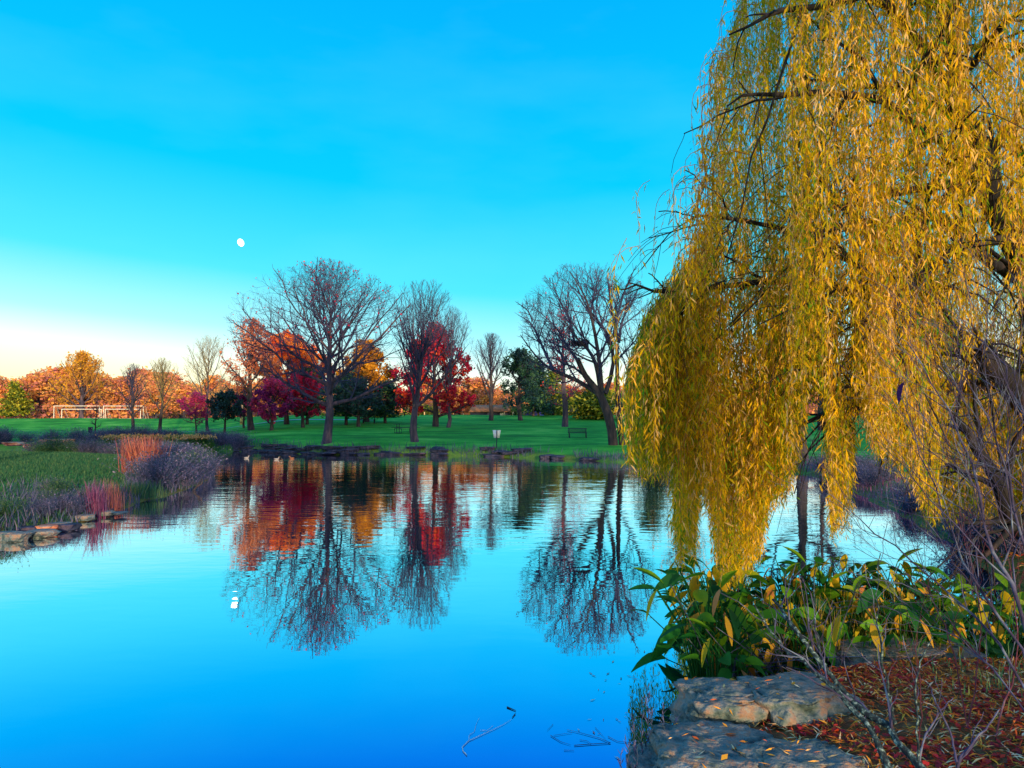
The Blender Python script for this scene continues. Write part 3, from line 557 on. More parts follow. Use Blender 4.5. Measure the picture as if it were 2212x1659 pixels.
woods(550, 1010, lambda u: 846 + 7 * math.sin(u * .06), 150, 200, 18, 'low russet tree far behind the maples', 'low trees far behind the maples', (0, 1, 2), 1.5)
woods(985, 1110, lambda u: 832 + 5 * math.sin(u * .06), 135, 160, 6, 'pink-orange lit bare tree beyond the lawn crest near the shed', 'pink-orange trees by the shed', (1, 1, 0), 1.6)
woods(1110, 1420, lambda u: 838 + 8 * math.sin(u * .06), 140, 180, 12, 'olive and orange tree beyond the lawn crest behind the bench', 'olive and orange trees beyond the crest', (0, 3, 1), 1.5)
woods(985, 1430, lambda u: 845 + 9 * math.sin(u * .09), 165, 200, 16, 'peach and gold tree of the farthest row behind the shed and evergreens', 'farthest trees behind the shed', (0, 1, 2), 1.5)
woods(1420, 2350, lambda u: 835 + 14 * math.sin(u * .03), 110, 160, 26, 'tan autumn tree far behind the weeping willow', 'tan trees far behind the willow', (0, 3, 1, 2), 1.4)
for i, (u, d, vt_, w_, lab) in enumerate([(1128, 132, 878, 3.2, 'clipped yellow-green hedge bush under the small oak'), (1240, 128, 868, 3.4, 'yellow-green lit bush right of the straight rust-lit tree'),
        (1275, 126, 862, 3.6, 'yellow-green lit bush left of the leaning trunk'), (1195, 134, 872, 3.0, 'yellow-green bush left of the straight rust-lit tree'), (905, 136, 876, 3.4, 'dark green bush at the crest behind the picnic table'),
        (820, 112, 890, 3.0, 'sunlit green bush under the gold-leaved tree'), (745, 116, 890, 3.4, 'sunlit green bush under the spruces')]):
    conifer('bush', lab, 'bush', px(u, d), d, zt(vt_, d), w_, 80 + i, M['needle_lit'], n=1400, size=.4, prof='flat', crown0=.0, r=.08)
T('bare_shrub', 'bare orange fan-shaped shrub on the crest right of the small oak', 1162, 126, 868, 28, prof='vase', crown0=.05, trunk_r=.12, seed=91, limbs=16, lang=(70, 10), k2=7, k3=5, k4=2, twig=M['twig_gold'], bark=M['twig_gold'], twr=.02)

rng = np.random.default_rng(71); mb = MB()
for u0, u1, d0, d1, hh_, n in [(-120, 1000, 165, 205, 3.2, 16000), (1000, 1420, 140, 170, 2.2, 6000), (1420, 2500, 118, 150, 3.0, 9000)]:
    u = rng.uniform(u0, u1, n); d = rng.uniform(d0, d1, n); x = px(u, d); z = H(x, d); leaf_quads(mb, rng, np.stack([x, d, z + hh_ * rng.random(n) ** 1.3], 1), .75, rng.random(n) * .75)
tag(mb.build('undergrowth', M['wood_far']), 'low russet undergrowth filling the far wood below its crowns', 'undergrowth', kind='stuff')
# unseen tall trees added behind the photographer, crowns placed to shade the lawn
def shade_tree():
    rng = np.random.default_rng(99)
    root = empty('unseen_shade_tree', (0, 0, 0), 0, 'added tall leafy tree, unseen behind the viewpoint, shading the lawn', 'tree', 'added shade trees behind the viewpoint')
    MB().tube([(0, 0, -.5), (.1, 0, 7), (0, .2, 17)], [.45, .35, .12], 10).build('trunk', M['bark'], root, True)
    n = 5200; u = rng.normal(0, 1, (n, 3)); u /= np.linalg.norm(u, axis=1, keepdims=True); C = u * (rng.random(n) ** .4)[:, None] * np.array([7.6, 4.5, SH_H / 2]) + np.array([0, 0, SH_C])
    lb = MB(); leaf_quads(lb, rng, C, 1.0, rng.random(n)); lb.build('foliage', M['leaf_gold'], root); return root
SH_C, SH_H = 16.6, 9.0
st_ = shade_tree(); i = 0
for x in np.arange(-50, 112, 8.5):
    o = st_ if i == 0 else copy_tree(st_); o.location = (x + random.Random(i).uniform(-1, 1), -38 + 3 * (i % 2), 0); o.rotation_euler.z = 0; i += 1
# ------------------------------------------------------------ weeping willow
def willow():
    rng = np.random.default_rng(5)
    tx, ty = 7.5, 10.2; gz = h1(tx, ty)
    root = empty('weeping_willow', (tx, ty, gz), 0, 'huge golden weeping willow trailing its leafy strands over the water', 'tree')
    o = np.array([tx, ty, gz])
    def pl(pts, r0, r1):
        q = np.array([P(u, v, d) for u, v, d in pts]) - o; n = len(pts); s = np.linspace(0, 1, n); ss = np.linspace(0, 1, 12)
        q = np.stack([np.interp(ss, s, q[:, k]) for k in range(3)], 1); q[1:-1] = (q[:-2] + 2 * q[1:-1] + q[2:]) / 4
        q[1:-1] += rng.normal(0, .03, (10, 3)); return q, np.interp(ss, [0, 1], [r0, r1])
    base = [(0, 0, -.2), (-.05, 0, .6), (-.15, -.1, 1.5), (-.2, -.15, 2.4)]
    tb = MB(); tb.tube(base, [.48, .36, .32, .3], 12)
    cu, cv_ = 2290, 960
    main = [pl([(cu, cv_, 10), (2212, 860, 9.8), (2087, 737, 9.4), (2006, 690, 9), (1846, 624, 8.6), (1700, 590, 8.3)], .2, .03),
            pl([(cu, cv_ - 60, 10), (2240, 650, 9.4), (2190, 506, 9), (2140, 400, 8.8), (2103, 297, 8.6), (2050, 120, 8.2), (2030, -60, 8)], .19, .06),
            pl([(cu + 20, cv_ - 80, 10), (2290, 600, 9.6), (2212, 470, 9.4), (2150, 400, 9.2), (2040, 350, 9)], .13, .03),
            pl([(cu, cv_ + 20, 10), (2212, 1180, 9.2), (2160, 1060, 9), (2120, 985, 8.8), (2060, 900, 8.6)], .15, .03),
            pl([(cu, cv_, 10), (2330, 500, 9.5), (2380, 100, 9), (2350, -200, 8.8)], .2, .08),
            pl([(2240, 650, 9.4), (2033, 453, 8), (1894, 481, 7.6), (1744, 502, 7.2)], .07, .012),
            pl([(2103, 297, 8.6), (2000, 120, 7.6), (1900, -30, 7), (1789, 0, 6.8), (1650, 38, 6.6), (1575, 75, 6.5)], .07, .008),
            pl([(1846, 624, 8.6), (1700, 605, 8), (1535, 616, 7.8), (1451, 631, 7.7), (1381, 618, 7.6), (1320, 624, 7.6)], .04, .006),
            pl([(2006, 690, 9), (1850, 560, 8.4), (1700, 500, 8), (1560, 470, 7.8), (1480, 480, 7.8)], .05, .008),
            pl([(2140, 400, 8.8), (1980, 260, 7.6), (1820, 190, 7.2), (1660, 200, 7), (1570, 230, 6.9)], .06, .008),
            pl([(2087, 737, 9.4), (1950, 560, 10.5), (1800, 430, 11), (1650, 420, 11.4)], .09, .015),
            pl([(2087, 737, 9.4), (1960, 780, 8.2), (1860, 820, 7.8), (1790, 850, 7.6)], .06, .01),
            pl([(2190, 506, 9), (2060, 540, 7.5), (1960, 620, 7), (1880, 700, 6.8)], .06, .01)]
    for q, r in main: tb.tube(q, r, 8)
    tb.build('trunk', M['willow_bark'], root, True)
    class EW:
        W = 8
        def inside(s, Q, k=1.0):
            e = Q - np.array([0, 0, 3.2]); return (e[..., 0] / 7) ** 2 + (e[..., 1] / 5.5) ** 2 + (np.maximum(e[..., 2], 0) / 6.5) ** 2 < 1
    L1 = np.stack([q for q, r in main]); R1 = np.stack([r for q, r in main]); cb = MB()
    L2, R2 = spawn(rng, L1, R1, 9, 50, .45, .15, .1, EW(), 7, -.25, .1, rmin=.008); cb.tubes(L2, R2, 5)
    L3, R3 = spawn(rng, L2, R2, 5, 45, .6, .15, 0, EW(), 5, -.5, .08, rmin=.004); cb.tubes(L3, R3, 3)
    crown = cb.build('branches', M['willow_bark'], root)
    # hanging strands: outline of the curtain seen over the pond
    Lv = ([-300, 0, 150, 300, 430, 500, 560, 640, 700, 800, 1000], [1610, 1600, 1545, 1538, 1535, 1515, 1480, 1425, 1390, 1358, 1358])
    vs = np.arange(-300, 1000, 5.); lu = np.interp(vs, *Lv)
    def vmin(u):
        k = np.nonzero(lu <= u)[0]; return vs[k[0]] if len(k) else 1000
    Bu = ([1340, 1400, 1455, 1462, 1500, 1508, 1535, 1560, 1600, 1640, 1660, 1700, 1722, 1740, 1785, 1796, 1835, 1850, 1900, 1960, 2000, 2060, 2080, 2140, 2300],
          [985, 1030, 1020, 1215, 1215, 1085, 1110, 1290, 1270, 1215, 1100, 1060, 1010, 870, 850, 1160, 1140, 870, 1000, 1010, 1130, 1120, 1090, 1120, 1150])
    S = []
    def add(u, vb, d, n=1, flag=0):
        S.append((u, vb, d, flag))
    N = 6600
    for i in range(N):
        u = 1345 + (2330 - 1345) * rng.random() ** .95; d = 6.2 + 7.3 * rng.random() ** .95
        t = vmin(u); b = np.interp(u, *Bu) + rng.normal(0, 14)
        d = max(d, 7.2 + rng.random()) if u < 1700 else d
        if b - t < 60: continue
        if u > 1900 and vmin(u) < 0 and rng.random() < .12: continue
        if rng.random() < .36: vb = b - abs(rng.normal(0, 26))
        else: vb = t + 90 + (b - t - 90) * rng.random()
        if u > 2030 and vb > 820: d = rng.uniform(9.5, 14)
        if 1715 < u < 1860 and vb > 640 and rng.random() < .35: continue
        add(u, vb, d)
    # stray wisps at the left edge
    for i in range(46):
        v0 = rng.choice([rng.uniform(60, 420), rng.uniform(430, 560)]); 
        S.append((np.interp(v0, *Lv) - (rng.uniform(0, 26) if v0 < 430 else rng.uniform(0, 36)), v0 + rng.uniform(60, 170), 6.8, 1))
    for u, vb, d, f in [(1440, 505, 7.5, 1), (1452, 540, 7.5, 1), (1466, 560, 7.4, 1), (1484, 520, 7.4, 1), (1390, 600, 7.6, 1), (1408, 590, 7.6, 1), (1344, 1015, 7, 2), (1352, 1030, 7, 2), (1338, 930, 7.2, 2), (1358, 1020, 7.1, 2), (1318, 790, 7.3, 1)]: S.append((u, vb, d, f))
    A = np.array([s[:3] for s in S]); fl = np.array([s[3] for s in S]); m = len(A)
    bot = np.array([P(u, v, d) for u, v, d in A]); 
    tm = np.array([zt(vmin(min(max(u, 1350), 2300)) - 10, d) for u, v, d in A])
    Ln = rng.uniform(.8, 2.8, m); Ln = np.where(fl == 1, rng.uniform(.5, 1.3, m), Ln)
    ztop = np.where(fl == 0, np.minimum(bot[:, 2] + Ln, tm + .1), bot[:, 2] + Ln); ztop = np.maximum(ztop, bot[:, 2] + .35); Ln = ztop - bot[:, 2]
    k = 14; s = np.linspace(0, 1, k)      # 0 top .. 1 bottom
    inw = np.array([tx, ty]) - bot[:, :2]; inw /= np.linalg.norm(inw, axis=1, keepdims=True)
    arch = (.10 + .2 * rng.random(m)) * np.minimum(Ln, 1.3); arch = np.where(fl == 1, arch * 1.6, arch)
    a = np.clip(1 - s / .3, 0, 1) ** 2
    off = inw[:, None, :] * (arch[:, None] * a[None])[..., None]
    sway = rng.normal(0, .03, (m, 2))[:, None, :] * np.sin(s * 3 + rng.random((m, 1)) * 6)[..., None] + (rng.normal(0, .05, (m, 2)))[:, None, :] * (1 - s)[None, :, None]
    XY = bot[:, None, :2] + off + sway
    ZZ = bot[:, None, 2] + Ln[:, None] * (1 - s[None]) - (.25 * arch)[:, None] * a[None] ** 2
    Q = np.concatenate([XY, ZZ[..., None]], -1) - o
    wb = MB(); wb.tubes(Q, np.broadcast_to((.0035 - .0022 * s)[None], (m, k)), 3); wb.build('strands', M['willow_twig'], crown)
    # leaves
    stint = np.clip(rng.normal(.53, .2, m) + .06 * np.sin(A[:, 0] * .021) - .10 * (A[:, 2] > 9.3) + .10 * (A[:, 2] < 7.4), 0.02, .95)
    cnt = (Ln * np.interp(A[:, 2], [6, 13], [40, 23]) * np.where(fl == 1, .55, 1)).astype(int); si = np.repeat(np.arange(m), cnt); n = len(si)
    t = rng.random(n) ** .85; fi = t * (k - 1); i0 = np.minimum(fi.astype(int), k - 2); f = (fi - i0)[:, None]
    B = Q[si, i0] * (1 - f) + Q[si, i0 + 1] * f + rng.normal(0, .022, (n, 3))
    az = rng.random(n) * 6.283; sp = R(1) * np.abs(rng.normal(30, 17, n))
    D = np.stack([np.cos(az) * np.sin(sp), np.sin(az) * np.sin(sp), -np.cos(sp)], 1)
    ln = (.084 * (.5 + .85 * rng.random(n)) * np.where(t > .93, .75, 1))[:, None]; wd = ln * (.062 + .04 * rng.random(n))[:, None]
    sd = np.cross(D, rng.normal(0, 1, (n, 3))); sd /= np.linalg.norm(sd, axis=1, keepdims=True); nn = np.cross(D, sd)
    mid = B + D * ln * .45 + nn * ln * .06; tip = B + D * ln + np.array([0, 0, -1.]) * ln * .08
    V = np.stack([B, mid + sd * wd, tip, mid - sd * wd], 1)
    tn = np.clip(stint[si] + rng.normal(0, .17, n) + .3 * (rng.random(n) > .93), 0, 1)
    lb = MB().add(V, np.arange(n * 4).reshape(n, 4), a=tn); lb.build('foliage', M['willow'], crown)
    print('willow leaves', n)
willow()

# ------------------------------------------------------------ stones
def rock_mesh(name, m, seed, dims, sub=4, layer=.5, rough=.16, sides=True):
    bm = bmesh.new(); bmesh.ops.create_icosphere(bm, subdivisions=sub, radius=1); off = Vector((seed * 7.3, seed * 3.1, seed * 1.7))
    for v in bm.verts:
        c = v.co.copy(); c = Vector([math.copysign(abs(k) ** .62, k) for k in c])       # boxy
        c += c.normalized() * (mnoise.fractal(c * .9 + off, .8, 2.1, 5) * rough * 2.2)
        lz = mnoise.noise(Vector((c.x * .5, c.y * .5, round(c.z * 7) * .8)) + off) * .22 * layer
        c.x *= 1 + lz; c.y *= 1 + lz
        if c.z > .45: c.z = .45 + (c.z - .45) * .25 + mnoise.fractal(Vector((c.x * 3, c.y * 3, 0)) + off, .9, 2, 4) * .06
        if sub > 4:
            rg = 1 - abs(mnoise.noise(c * 2.6 + off)) * 2; c += c.normalized() * (mnoise.fractal(c * 7 + off, .7, 2, 4) * .035 - max(0, rg - .82) * .3)
        v.co = Vector((c.x * dims[0], c.y * dims[1], c.z * dims[2]))
    me = bpy.data.meshes.new(name); bm.to_mesh(me); bm.free(); me.materials.append(m)
    for p in me.polygons: p.use_smooth = sub > 3
    return me
def rock(u, v, d, w_, dep, h, m, seed, label, group=None, dz=0, sub=4, rz=0, name='rock', cat='rock'):
    o = bpy.data.objects.new(name, rock_mesh(name, m, seed, (w_ * d / F / 2, dep / 2, h / 2), sub)); COL.objects.link(o)
    p = P(u, v, d); o.location = (p[0], p[1], p[2] + dz); o.rotation_euler.z = rz; tag(o, label, cat, group); return o
rock(1572, 1560, 5.5, 200, .55, .44, M['rock'], 1, 'flat-topped grey boulder at the water edge with willow leaves on it', sub=5, dz=.10)
rock(1715, 1560, 5.5, 205, .62, .36, M['rock'], 2, 'rounded grey boulder right of the flat-topped one, cleft along its left side', sub=5, dz=.15, rz=.3)
rock(1560, 1690, 4.75, 270, .8, .6, M['rock'], 3, 'large low layered boulder at the bottom edge of the picture', sub=5, dz=.04, rz=-.2)
rock(1740, 1690, 4.6, 240, .6, .5, M['rock'], 4, 'tan-brown stone slab at the bottom right of the layered boulder', sub=5, dz=.02, rz=.2)
rock(1412, 1668, 4.9, 110, .4, .34, M['rock'], 5, 'small dark mossy rubble stone beside the lilac sprigs', sub=4, dz=.0)
rock(1475, 1700, 4.6, 120, .4, .36, M['rock'], 6, 'small mossy rubble stone at the very bottom of the bank', sub=4, dz=.0)
rock(1905, 1415, 7.0, 215, .6, .26, M['rock'], 7, 'flat grey slab in front of the pond plants', sub=4, dz=.02)
rock(2045, 1420, 7.1, 120, .5, .2, M['rock'], 8, 'smaller flat slab right of the grey slab behind the leaf litter', sub=4, dz=.02)
rock(1545, 1470, 6.5, 70, .4, .25, M['rock'], 9, 'dark stone half hidden under the overhanging pond plants', sub=4, dz=-.28)

# left point: shore stones (each one its own look)
def on(u, v, d): p = P(u, v, d); return p
sr = random.Random(4)
for i, (u, v, w_, h_, m, lab) in enumerate([(28, 1158, 72, .42, 'rock', 'long pale slab at the left edge of the shore'), (92, 1150, 58, .3, 'rock', 'pale wedge stone right of the long pale slab'), (100, 1140, 40, .3, 'rock_orange', 'rust-coloured stone on the left shore'),
        (128, 1133, 44, .24, 'rock', 'thin grey slab right of the rust-coloured stone'), (150, 1137, 34, .3, 'rock_wet', 'dark stone under the thin grey slab'), (172, 1117, 56, .3, 'rock', 'grey block in the row of shore stones, below the red grass'),
        (60, 1142, 40, .25, 'rock_wet', 'purple-grey stone behind the long pale slab'), (215, 1108, 60, .26, 'rock', 'low pale slab left of the plum grass tuft'), (160, 1102, 54, .26, 'rock', 'pale stone set back in the grass of the left shore'),
        (235, 1100, 40, .2, 'rock_wet', 'half-sunk dark stone at the foot of the plum grass tuft'), (255, 1108, 34, .1, 'rock', 'flat stone just breaking the water by the plum grass')]):
    r = ray(u, v); r = r / r[1]; d = (CAMZ - .1) / -r[2]
    rock(u, v, d, w_ * .95, .45, h_ * .7, M[m], 20 + i, lab, sub=3, name='rock', rz=sr.uniform(-.3, .3))
for i, (u, v, w_, h_, lab) in enumerate([(122, 953, 70, .55, 'big sunlit orange slab on the far left bank'), (92, 960, 34, .5, 'orange block left of the big orange slab'), (70, 962, 30, .5, 'reddish block at the left of the orange stones'), (140, 963, 60, .5, 'orange ledge stone under the big slab'),
        (30, 958, 40, .4, 'red-brown stone at the far left edge of the bank')]):
    rock(u, v, 58, w_, 1.4, h_, M['rock_orange'], 40 + i, lab, sub=3)
# retaining ledge stones along the far bank
protos = [rock_mesh('ledge_stone', M['rock_wet'], 60 + k, (.62, .4, .17), 3) for k in range(5)]
line = [(-26, 65.3), (-20.7, 61.8), (-17, 58.8), (-13.7, 56.3), (-10, 56.3), (-7, 56.1), (-4, 55.2), (-1.1, 53.7), (2.8, 50.2), (4.8, 48.4), (6.7, 45.7), (9, 42.9), (12.5, 39.9)]
lp = np.array(line); cum = np.concatenate([[0], np.cumsum(np.hypot(*np.diff(lp, axis=0).T))]); rr = random.Random(8)
k = 0
for row in range(3):
    s_ = 4.5 + row * .7
    while s_ < cum[-1] - (0 if row == 0 else 16):
        x = np.interp(s_, cum, lp[:, 0]); y = np.interp(s_, cum, lp[:, 1])
        if s_ > 24 and rr.random() < .62: s_ += rr.uniform(1, 2); continue
        if row > 0 and rr.random() < .25: s_ += rr.uniform(1, 3); continue
        o = bpy.data.objects.new('ledge_stone', protos[k % 5]); COL.objects.link(o); sc_ = rr.uniform(.7, 1.5) * (.8 if s_ > 33 else 1)
        o.location = (x + .12 * row, y + .15 + row * .38 + rr.uniform(-.12, .12), .1 + row * .21 + rr.uniform(-.04, .04)); o.scale = (sc_, rr.uniform(.8, 1.2), rr.uniform(.6, 1.15)); o.rotation_euler = (rr.uniform(-.1, .1), rr.uniform(-.08, .08), math.atan2(-3, 10) * (1 if s_ > 20 else 0) + rr.uniform(-.2, .2))
        tag(o, 'purple-grey ledge stone of the rough wall along the far shoreline', 'stone', 'ledge stones along the far shoreline'); s_ += sc_ * rr.uniform(1.0, 1.7); k += 1

# ------------------------------------------------------------ grasses and brush
def blades(pts, rng, h, w_, lean=.25, a=(0, 1), mb=None, segs=2):
    n = len(pts); mb = mb or MB(); hh = h * (.5 + .8 * rng.random(n)); az = rng.random(n) * 6.283; l = lean * hh * (.3 + rng.random(n))
    dx = np.stack([np.cos(az), np.sin(az), np.zeros(n)], 1); sd = np.stack([-np.sin(az + .5), np.cos(az + .5), np.zeros(n)], 1) * w_ / 2
    mid = pts + np.array([0, 0, 1.]) * hh[:, None] * .55 + dx * l[:, None] * .35; tip = pts + np.array([0, 0, 1.]) * hh[:, None] + dx * l[:, None]
    V = np.stack([pts - sd, pts + sd, mid + sd * .8, mid - sd * .8, tip + sd * .15, tip - sd * .15], 1); k = np.arange(n)[:, None] * 6
    q = np.concatenate([k + np.array([0, 1, 2, 3]), k + np.array([3, 2, 4, 5])]); t = a[0] + (a[1] - a[0]) * rng.random(n)
    mb.add(V, q, a=np.concatenate([t, t])); return mb
rng = np.random.default_rng(21)
def scatter(n, x0, x1, y0, y1, cond, sink=.03):
    x = rng.uniform(x0, x1, n); y = rng.uniform(y0, y1, n); s = sdist(x, y); k = cond(x, y, s); x = x[k]; y = y[k]
    return np.stack([x, y, H(x, y) - sink], 1)
def brushy(c, n, rad, h, rng, mb, a=(0, 1), w_=.02):
    """a twiggy bush: many thin bent stems fanning from one foot, with small leaf flecks"""
    b = np.array(c) + np.stack([rng.normal(0, rad * .25, n), rng.normal(0, rad * .25, n), np.zeros(n)], 1)
    d = np.stack([rng.normal(0, rad * .55, n), rng.normal(0, rad * .55, n), h * (.55 + .5 * rng.random(n))], 1)
    m_ = b + d * .5 + rng.normal(0, .05, (n, 3)); e = b + d + rng.normal(0, .05, (n, 3)); t = a[0] + (a[1] - a[0]) * rng.random(n)
    mb.tubes(np.stack([b, m_, e], 1), np.array([[w_ * .5, w_ * .35, w_ * .15]]) * np.ones((n, 1)), 3, a=t)
    k = n * 7; i = rng.integers(0, n, k); f = (.25 + .85 * rng.random(k))[:, None]
    C = b[i] * (1 - f) + e[i] * f + rng.normal(0, .09, (k, 3)); leaf_quads(mb, rng, C, .07, a[0] + (a[1] - a[0]) * rng.random(k), aspect=.45)
# short grass on the lawns that come closest
p = scatter(130000, -34, -9, 14, 50, lambda x, y, s: (s > .1) & (x / y > -.75) & (x < 0)); blades(p, rng, .16, .03, .4, (0, .8)).build('lawn_grass', M['brush_green'])
tag(bpy.data.objects['lawn_grass'], 'short green lawn grass on the left point', 'grass', kind='stuff')
# rank grass on the point's rim and the far bank
p = scatter(90000, -36, -9, 13, 54, lambda x, y, s: (s > -.1) & (s < 5.5 - 3 * rng.random(len(s)) ** .5 * 1.6) & (x / y > -.75) & ((x / y > -.5) | (y < 24))); blades(p, rng, .38, .022, .55, (0, .9)).build('dry_grass', M['brush'])
tag(bpy.data.objects['dry_grass'], 'tangled grey-purple dry grass along the rim of the left point', 'grass', kind='stuff')
p = scatter(60000, -34, 16, 36, 69, lambda x, y, s: (s > -.05) & (s < .5 + 1.5 * rng.random(len(s))) & (y > 36) & ((x > 4) | (y > 52)) & (x > -34 + 0 * y)); 
blades(p, rng, .42, .03, .5, (0, .8)).build('bank_grass', M['brush'])
tag(bpy.data.objects['bank_grass'], 'tufted dry grass fringe along the far bank', 'grass', kind='stuff')
p = scatter(15000, 9, 22, 8, 42, lambda x, y, s: (s > -.05) & (s < 2.2)); blades(p, rng, .28, .02, .5, (.3, 1)).build('right_bank_grass', M['plum_grass'])
tag(bpy.data.objects['right_bank_grass'], 'brown and plum dry grass on the right bank behind the willow', 'grass', kind='stuff'); bpy.data.objects['right_bank_grass'].name = 'shore_grass'
# bushes on the left point: individual copies of four
BP = []
for k in range(4):
    mb = MB(); r2 = np.random.default_rng(200 + k); brushy((0, 0, -.05), 200, .75, 1.0, r2, mb, (0, 1), .018)
    BP.append(mb.build('brush_bush', M['brush'] if k != 3 else M['brush_green'])); 
used = [0] * 4; rb = random.Random(3)
def bush_at(x, y, s, k, label, group):
    o = BP[k] if not used[k] else BP[k].copy()
    if used[k]: COL.objects.link(o)
    used[k] = 1; o.location = (x, y, h1(x, y)); o.scale = (s * rb.uniform(.9, 1.3), s * rb.uniform(.9, 1.3), s * rb.uniform(.8, 1.15)); o.rotation_euler.z = rb.uniform(0, 6.28); tag(o, label, 'bush', group)
cnt = 0
while cnt < 135:
    y = rb.uniform(17.5, 51); x = rb.uniform(-30, -10.5); s = float(sdist(np.array([x]), np.array([y]))[0])
    lim = 1.2 + (y - 17) * .22
    if s < .15 or s > lim or x / y < -.70 or (x / y < -.47 and 23 < y < 47): continue
    bush_at(x, y, rb.uniform(.5, .85) * (1 + (y > 26) * .3) * (.6 if y < 23 else 1), rb.choice([0, 1, 2, 3]), 'purple-grey twiggy bush in the thicket on the left point', 'twiggy bushes on the left point'); cnt += 1
for i in range(44):
    u = rb.uniform(-20, 560); d = 67.5 - abs(u - 560) * .002 + rb.uniform(-.5, 1.5); x = px(u, d)
    if u > 440: d = 60 + (560 - u) * .05 + rb.uniform(1, 2.6); x = px(u, d)
    if float(sdist(np.array([x]), np.array([d]))[0]) < .1: continue
    bush_at(x, d, rb.uniform(.8, 1.4), rb.choice([0, 1, 2]), 'low purple bush on the far left bank behind the point', 'low bushes on the far left bank')
for i in range(26):
    y = rb.uniform(13, 36); x = float(np.interp(y, [11.8, 15.5, 21.5, 28, 34], [7.4, 8.9, 10.6, 12.2, 13.6])) + rb.uniform(.2, 1.6)
    bush_at(x, y, rb.uniform(.5, .9), rb.choice([0, 1, 2]), 'dark purple twiggy bush on the right bank behind the willow strands', 'dark bushes on the right bank')
def tuft(u, v, h, m, label, n=420, rad=.5, w_=.02, d=None, zb=None):
    r = ray(u, v); r = r / r[1]
    if d is None: g = ground(u, v)
    else: g = np.array([r[0] * d, d, h1(r[0] * d, d) if zb is None else zb])
    r2 = np.random.default_rng(int(u * 7 + v)); p = np.stack([r2.normal(0, rad * .5, n), r2.normal(0, rad * .4, n), np.full(n, -.05)], 1)
    o = blades(p, r2, h, w_, .28, (0, 1)).build('grass_tuft', m); o.location = g; return tag(o, label, 'grass tuft')
tuft(288, 1018, 1.25, M['orange_grass'], 'tall rust-orange grass clump standing left on the point', 420, .36, .03, d=30.5)
tuft(325, 1022, 1.35, M['orange_grass'], 'tallest rust-orange grass clump, right of its twin on the point', 460, .38, .03, d=30)
tuft(345, 1000, .9, M['plum_grass'], 'plum-coloured grass clump right of the tall rust-orange clumps', 400, .6, .03, d=32)
tuft(205, 1122, .85, M['plum_grass'], 'plum-red grass tuft leaning over the shore stones', 260, .24, .014, d=20)
tuft(243, 1105, .8, M['orange_grass'], 'straw and pink grass tuft right of the shore stones', 180, .35, .012, d=21)
tuft(300, 1082, .45, M['brush_green'], 'low green grass tuft at the water edge of the point', 420, .7, .02, d=24.5)
for i, u in enumerate(range(236, 446, 8)):
    d = 62.5 + rb.uniform(-.6, .6); x = px(u, d); r2 = np.random.default_rng(i); n = 240
    p = np.stack([r2.normal(0, .35, n), r2.normal(0, .3, n), np.full(n, -.1)], 1); mb = blades(p, r2, 1.15, .05, .15, (0, .45)); 
    C = p[:70] + np.array([0, 0, 1.25]) + r2.normal(0, .1, (70, 3)) * np.array([2, 2, 1]); leaf_quads(mb, r2, C, .28, .6 + .4 * r2.random(70), aspect=.3)
    o = mb.build('cattail_clump', M['cattail']); o.location = (x, d, 0); tag(o, 'green reed clump with tan tops in the inlet behind the left point', 'reeds', 'reed clumps in the inlet')
# driftwood at the tip
def sticks(name, polys, m, label, cat, loc=(0, 0, 0), sides=5):
    mb = MB()
    for q, r0, r1 in polys: q = np.array(q, float) - np.array(loc); mb.tube(q, np.linspace(r0, r1, len(q)) * (.5 if name == 'floating_twig' else 1), sides)
    o = mb.build(name, m); o.location = loc; return tag(o, label, cat)
b = P(428, 1056, 27.5)
sticks('dead_branch', [([P(418, 1060, 27.5), P(428, 1047, 27.5), P(440, 1026, 27.6)], .05, .012), ([P(425, 1052, 27.5), P(436, 1045, 27.4), P(438, 1036, 27.4)], .03, .01), ([P(418, 1060, 27.5), P(430, 1066, 27.2), P(439, 1072, 27)], .04, .01)], M['bark_dark'],
       'dark dead branch poking out of the water at the tip of the left point', 'branch', b)

# ------------------------------------------------------------ pond-edge plants in front of the water
def leaf_blade(mb, rng, base, dirv, L, W, tint, droop=.35, segs=6):
    s = np.linspace(0, 1, segs + 1); d = np.array(dirv, float); d /= np.linalg.norm(d); side = np.cross(d, (0, 0, 1.)); side /= np.linalg.norm(side) + 1e-9
    roll = rng.normal(0, .5); up = np.cross(side, d); side = side * math.cos(roll) + up * math.sin(roll); up = np.cross(side, d)
    c = np.array(base)[None] + d[None] * (s * L)[:, None] + np.array([0, 0, -1.])[None] * (droop * L * s ** 2)[:, None]
    wdt = W * np.sin(math.pi * np.clip(s * .96 + .02, 0, 1)) ** .75 * (1 - .25 * s); curl = rng.uniform(.1, .6)
    l = c + side * wdt[:, None] / 2 + up * (wdt * curl * .5)[:, None]; r = c - side * wdt[:, None] / 2 + up * (wdt * curl * .5)[:, None]
    v = np.concatenate([l, c, r]); n = segs + 1; i = np.arange(segs)
    q = np.concatenate([np.stack([i, i + 1, i + 1 + n, i + n], 1), np.stack([i + n, i + 1 + n, i + 1 + 2 * n, i + 2 * n], 1)]); mb.add(v, q, a=tint)
PL = []
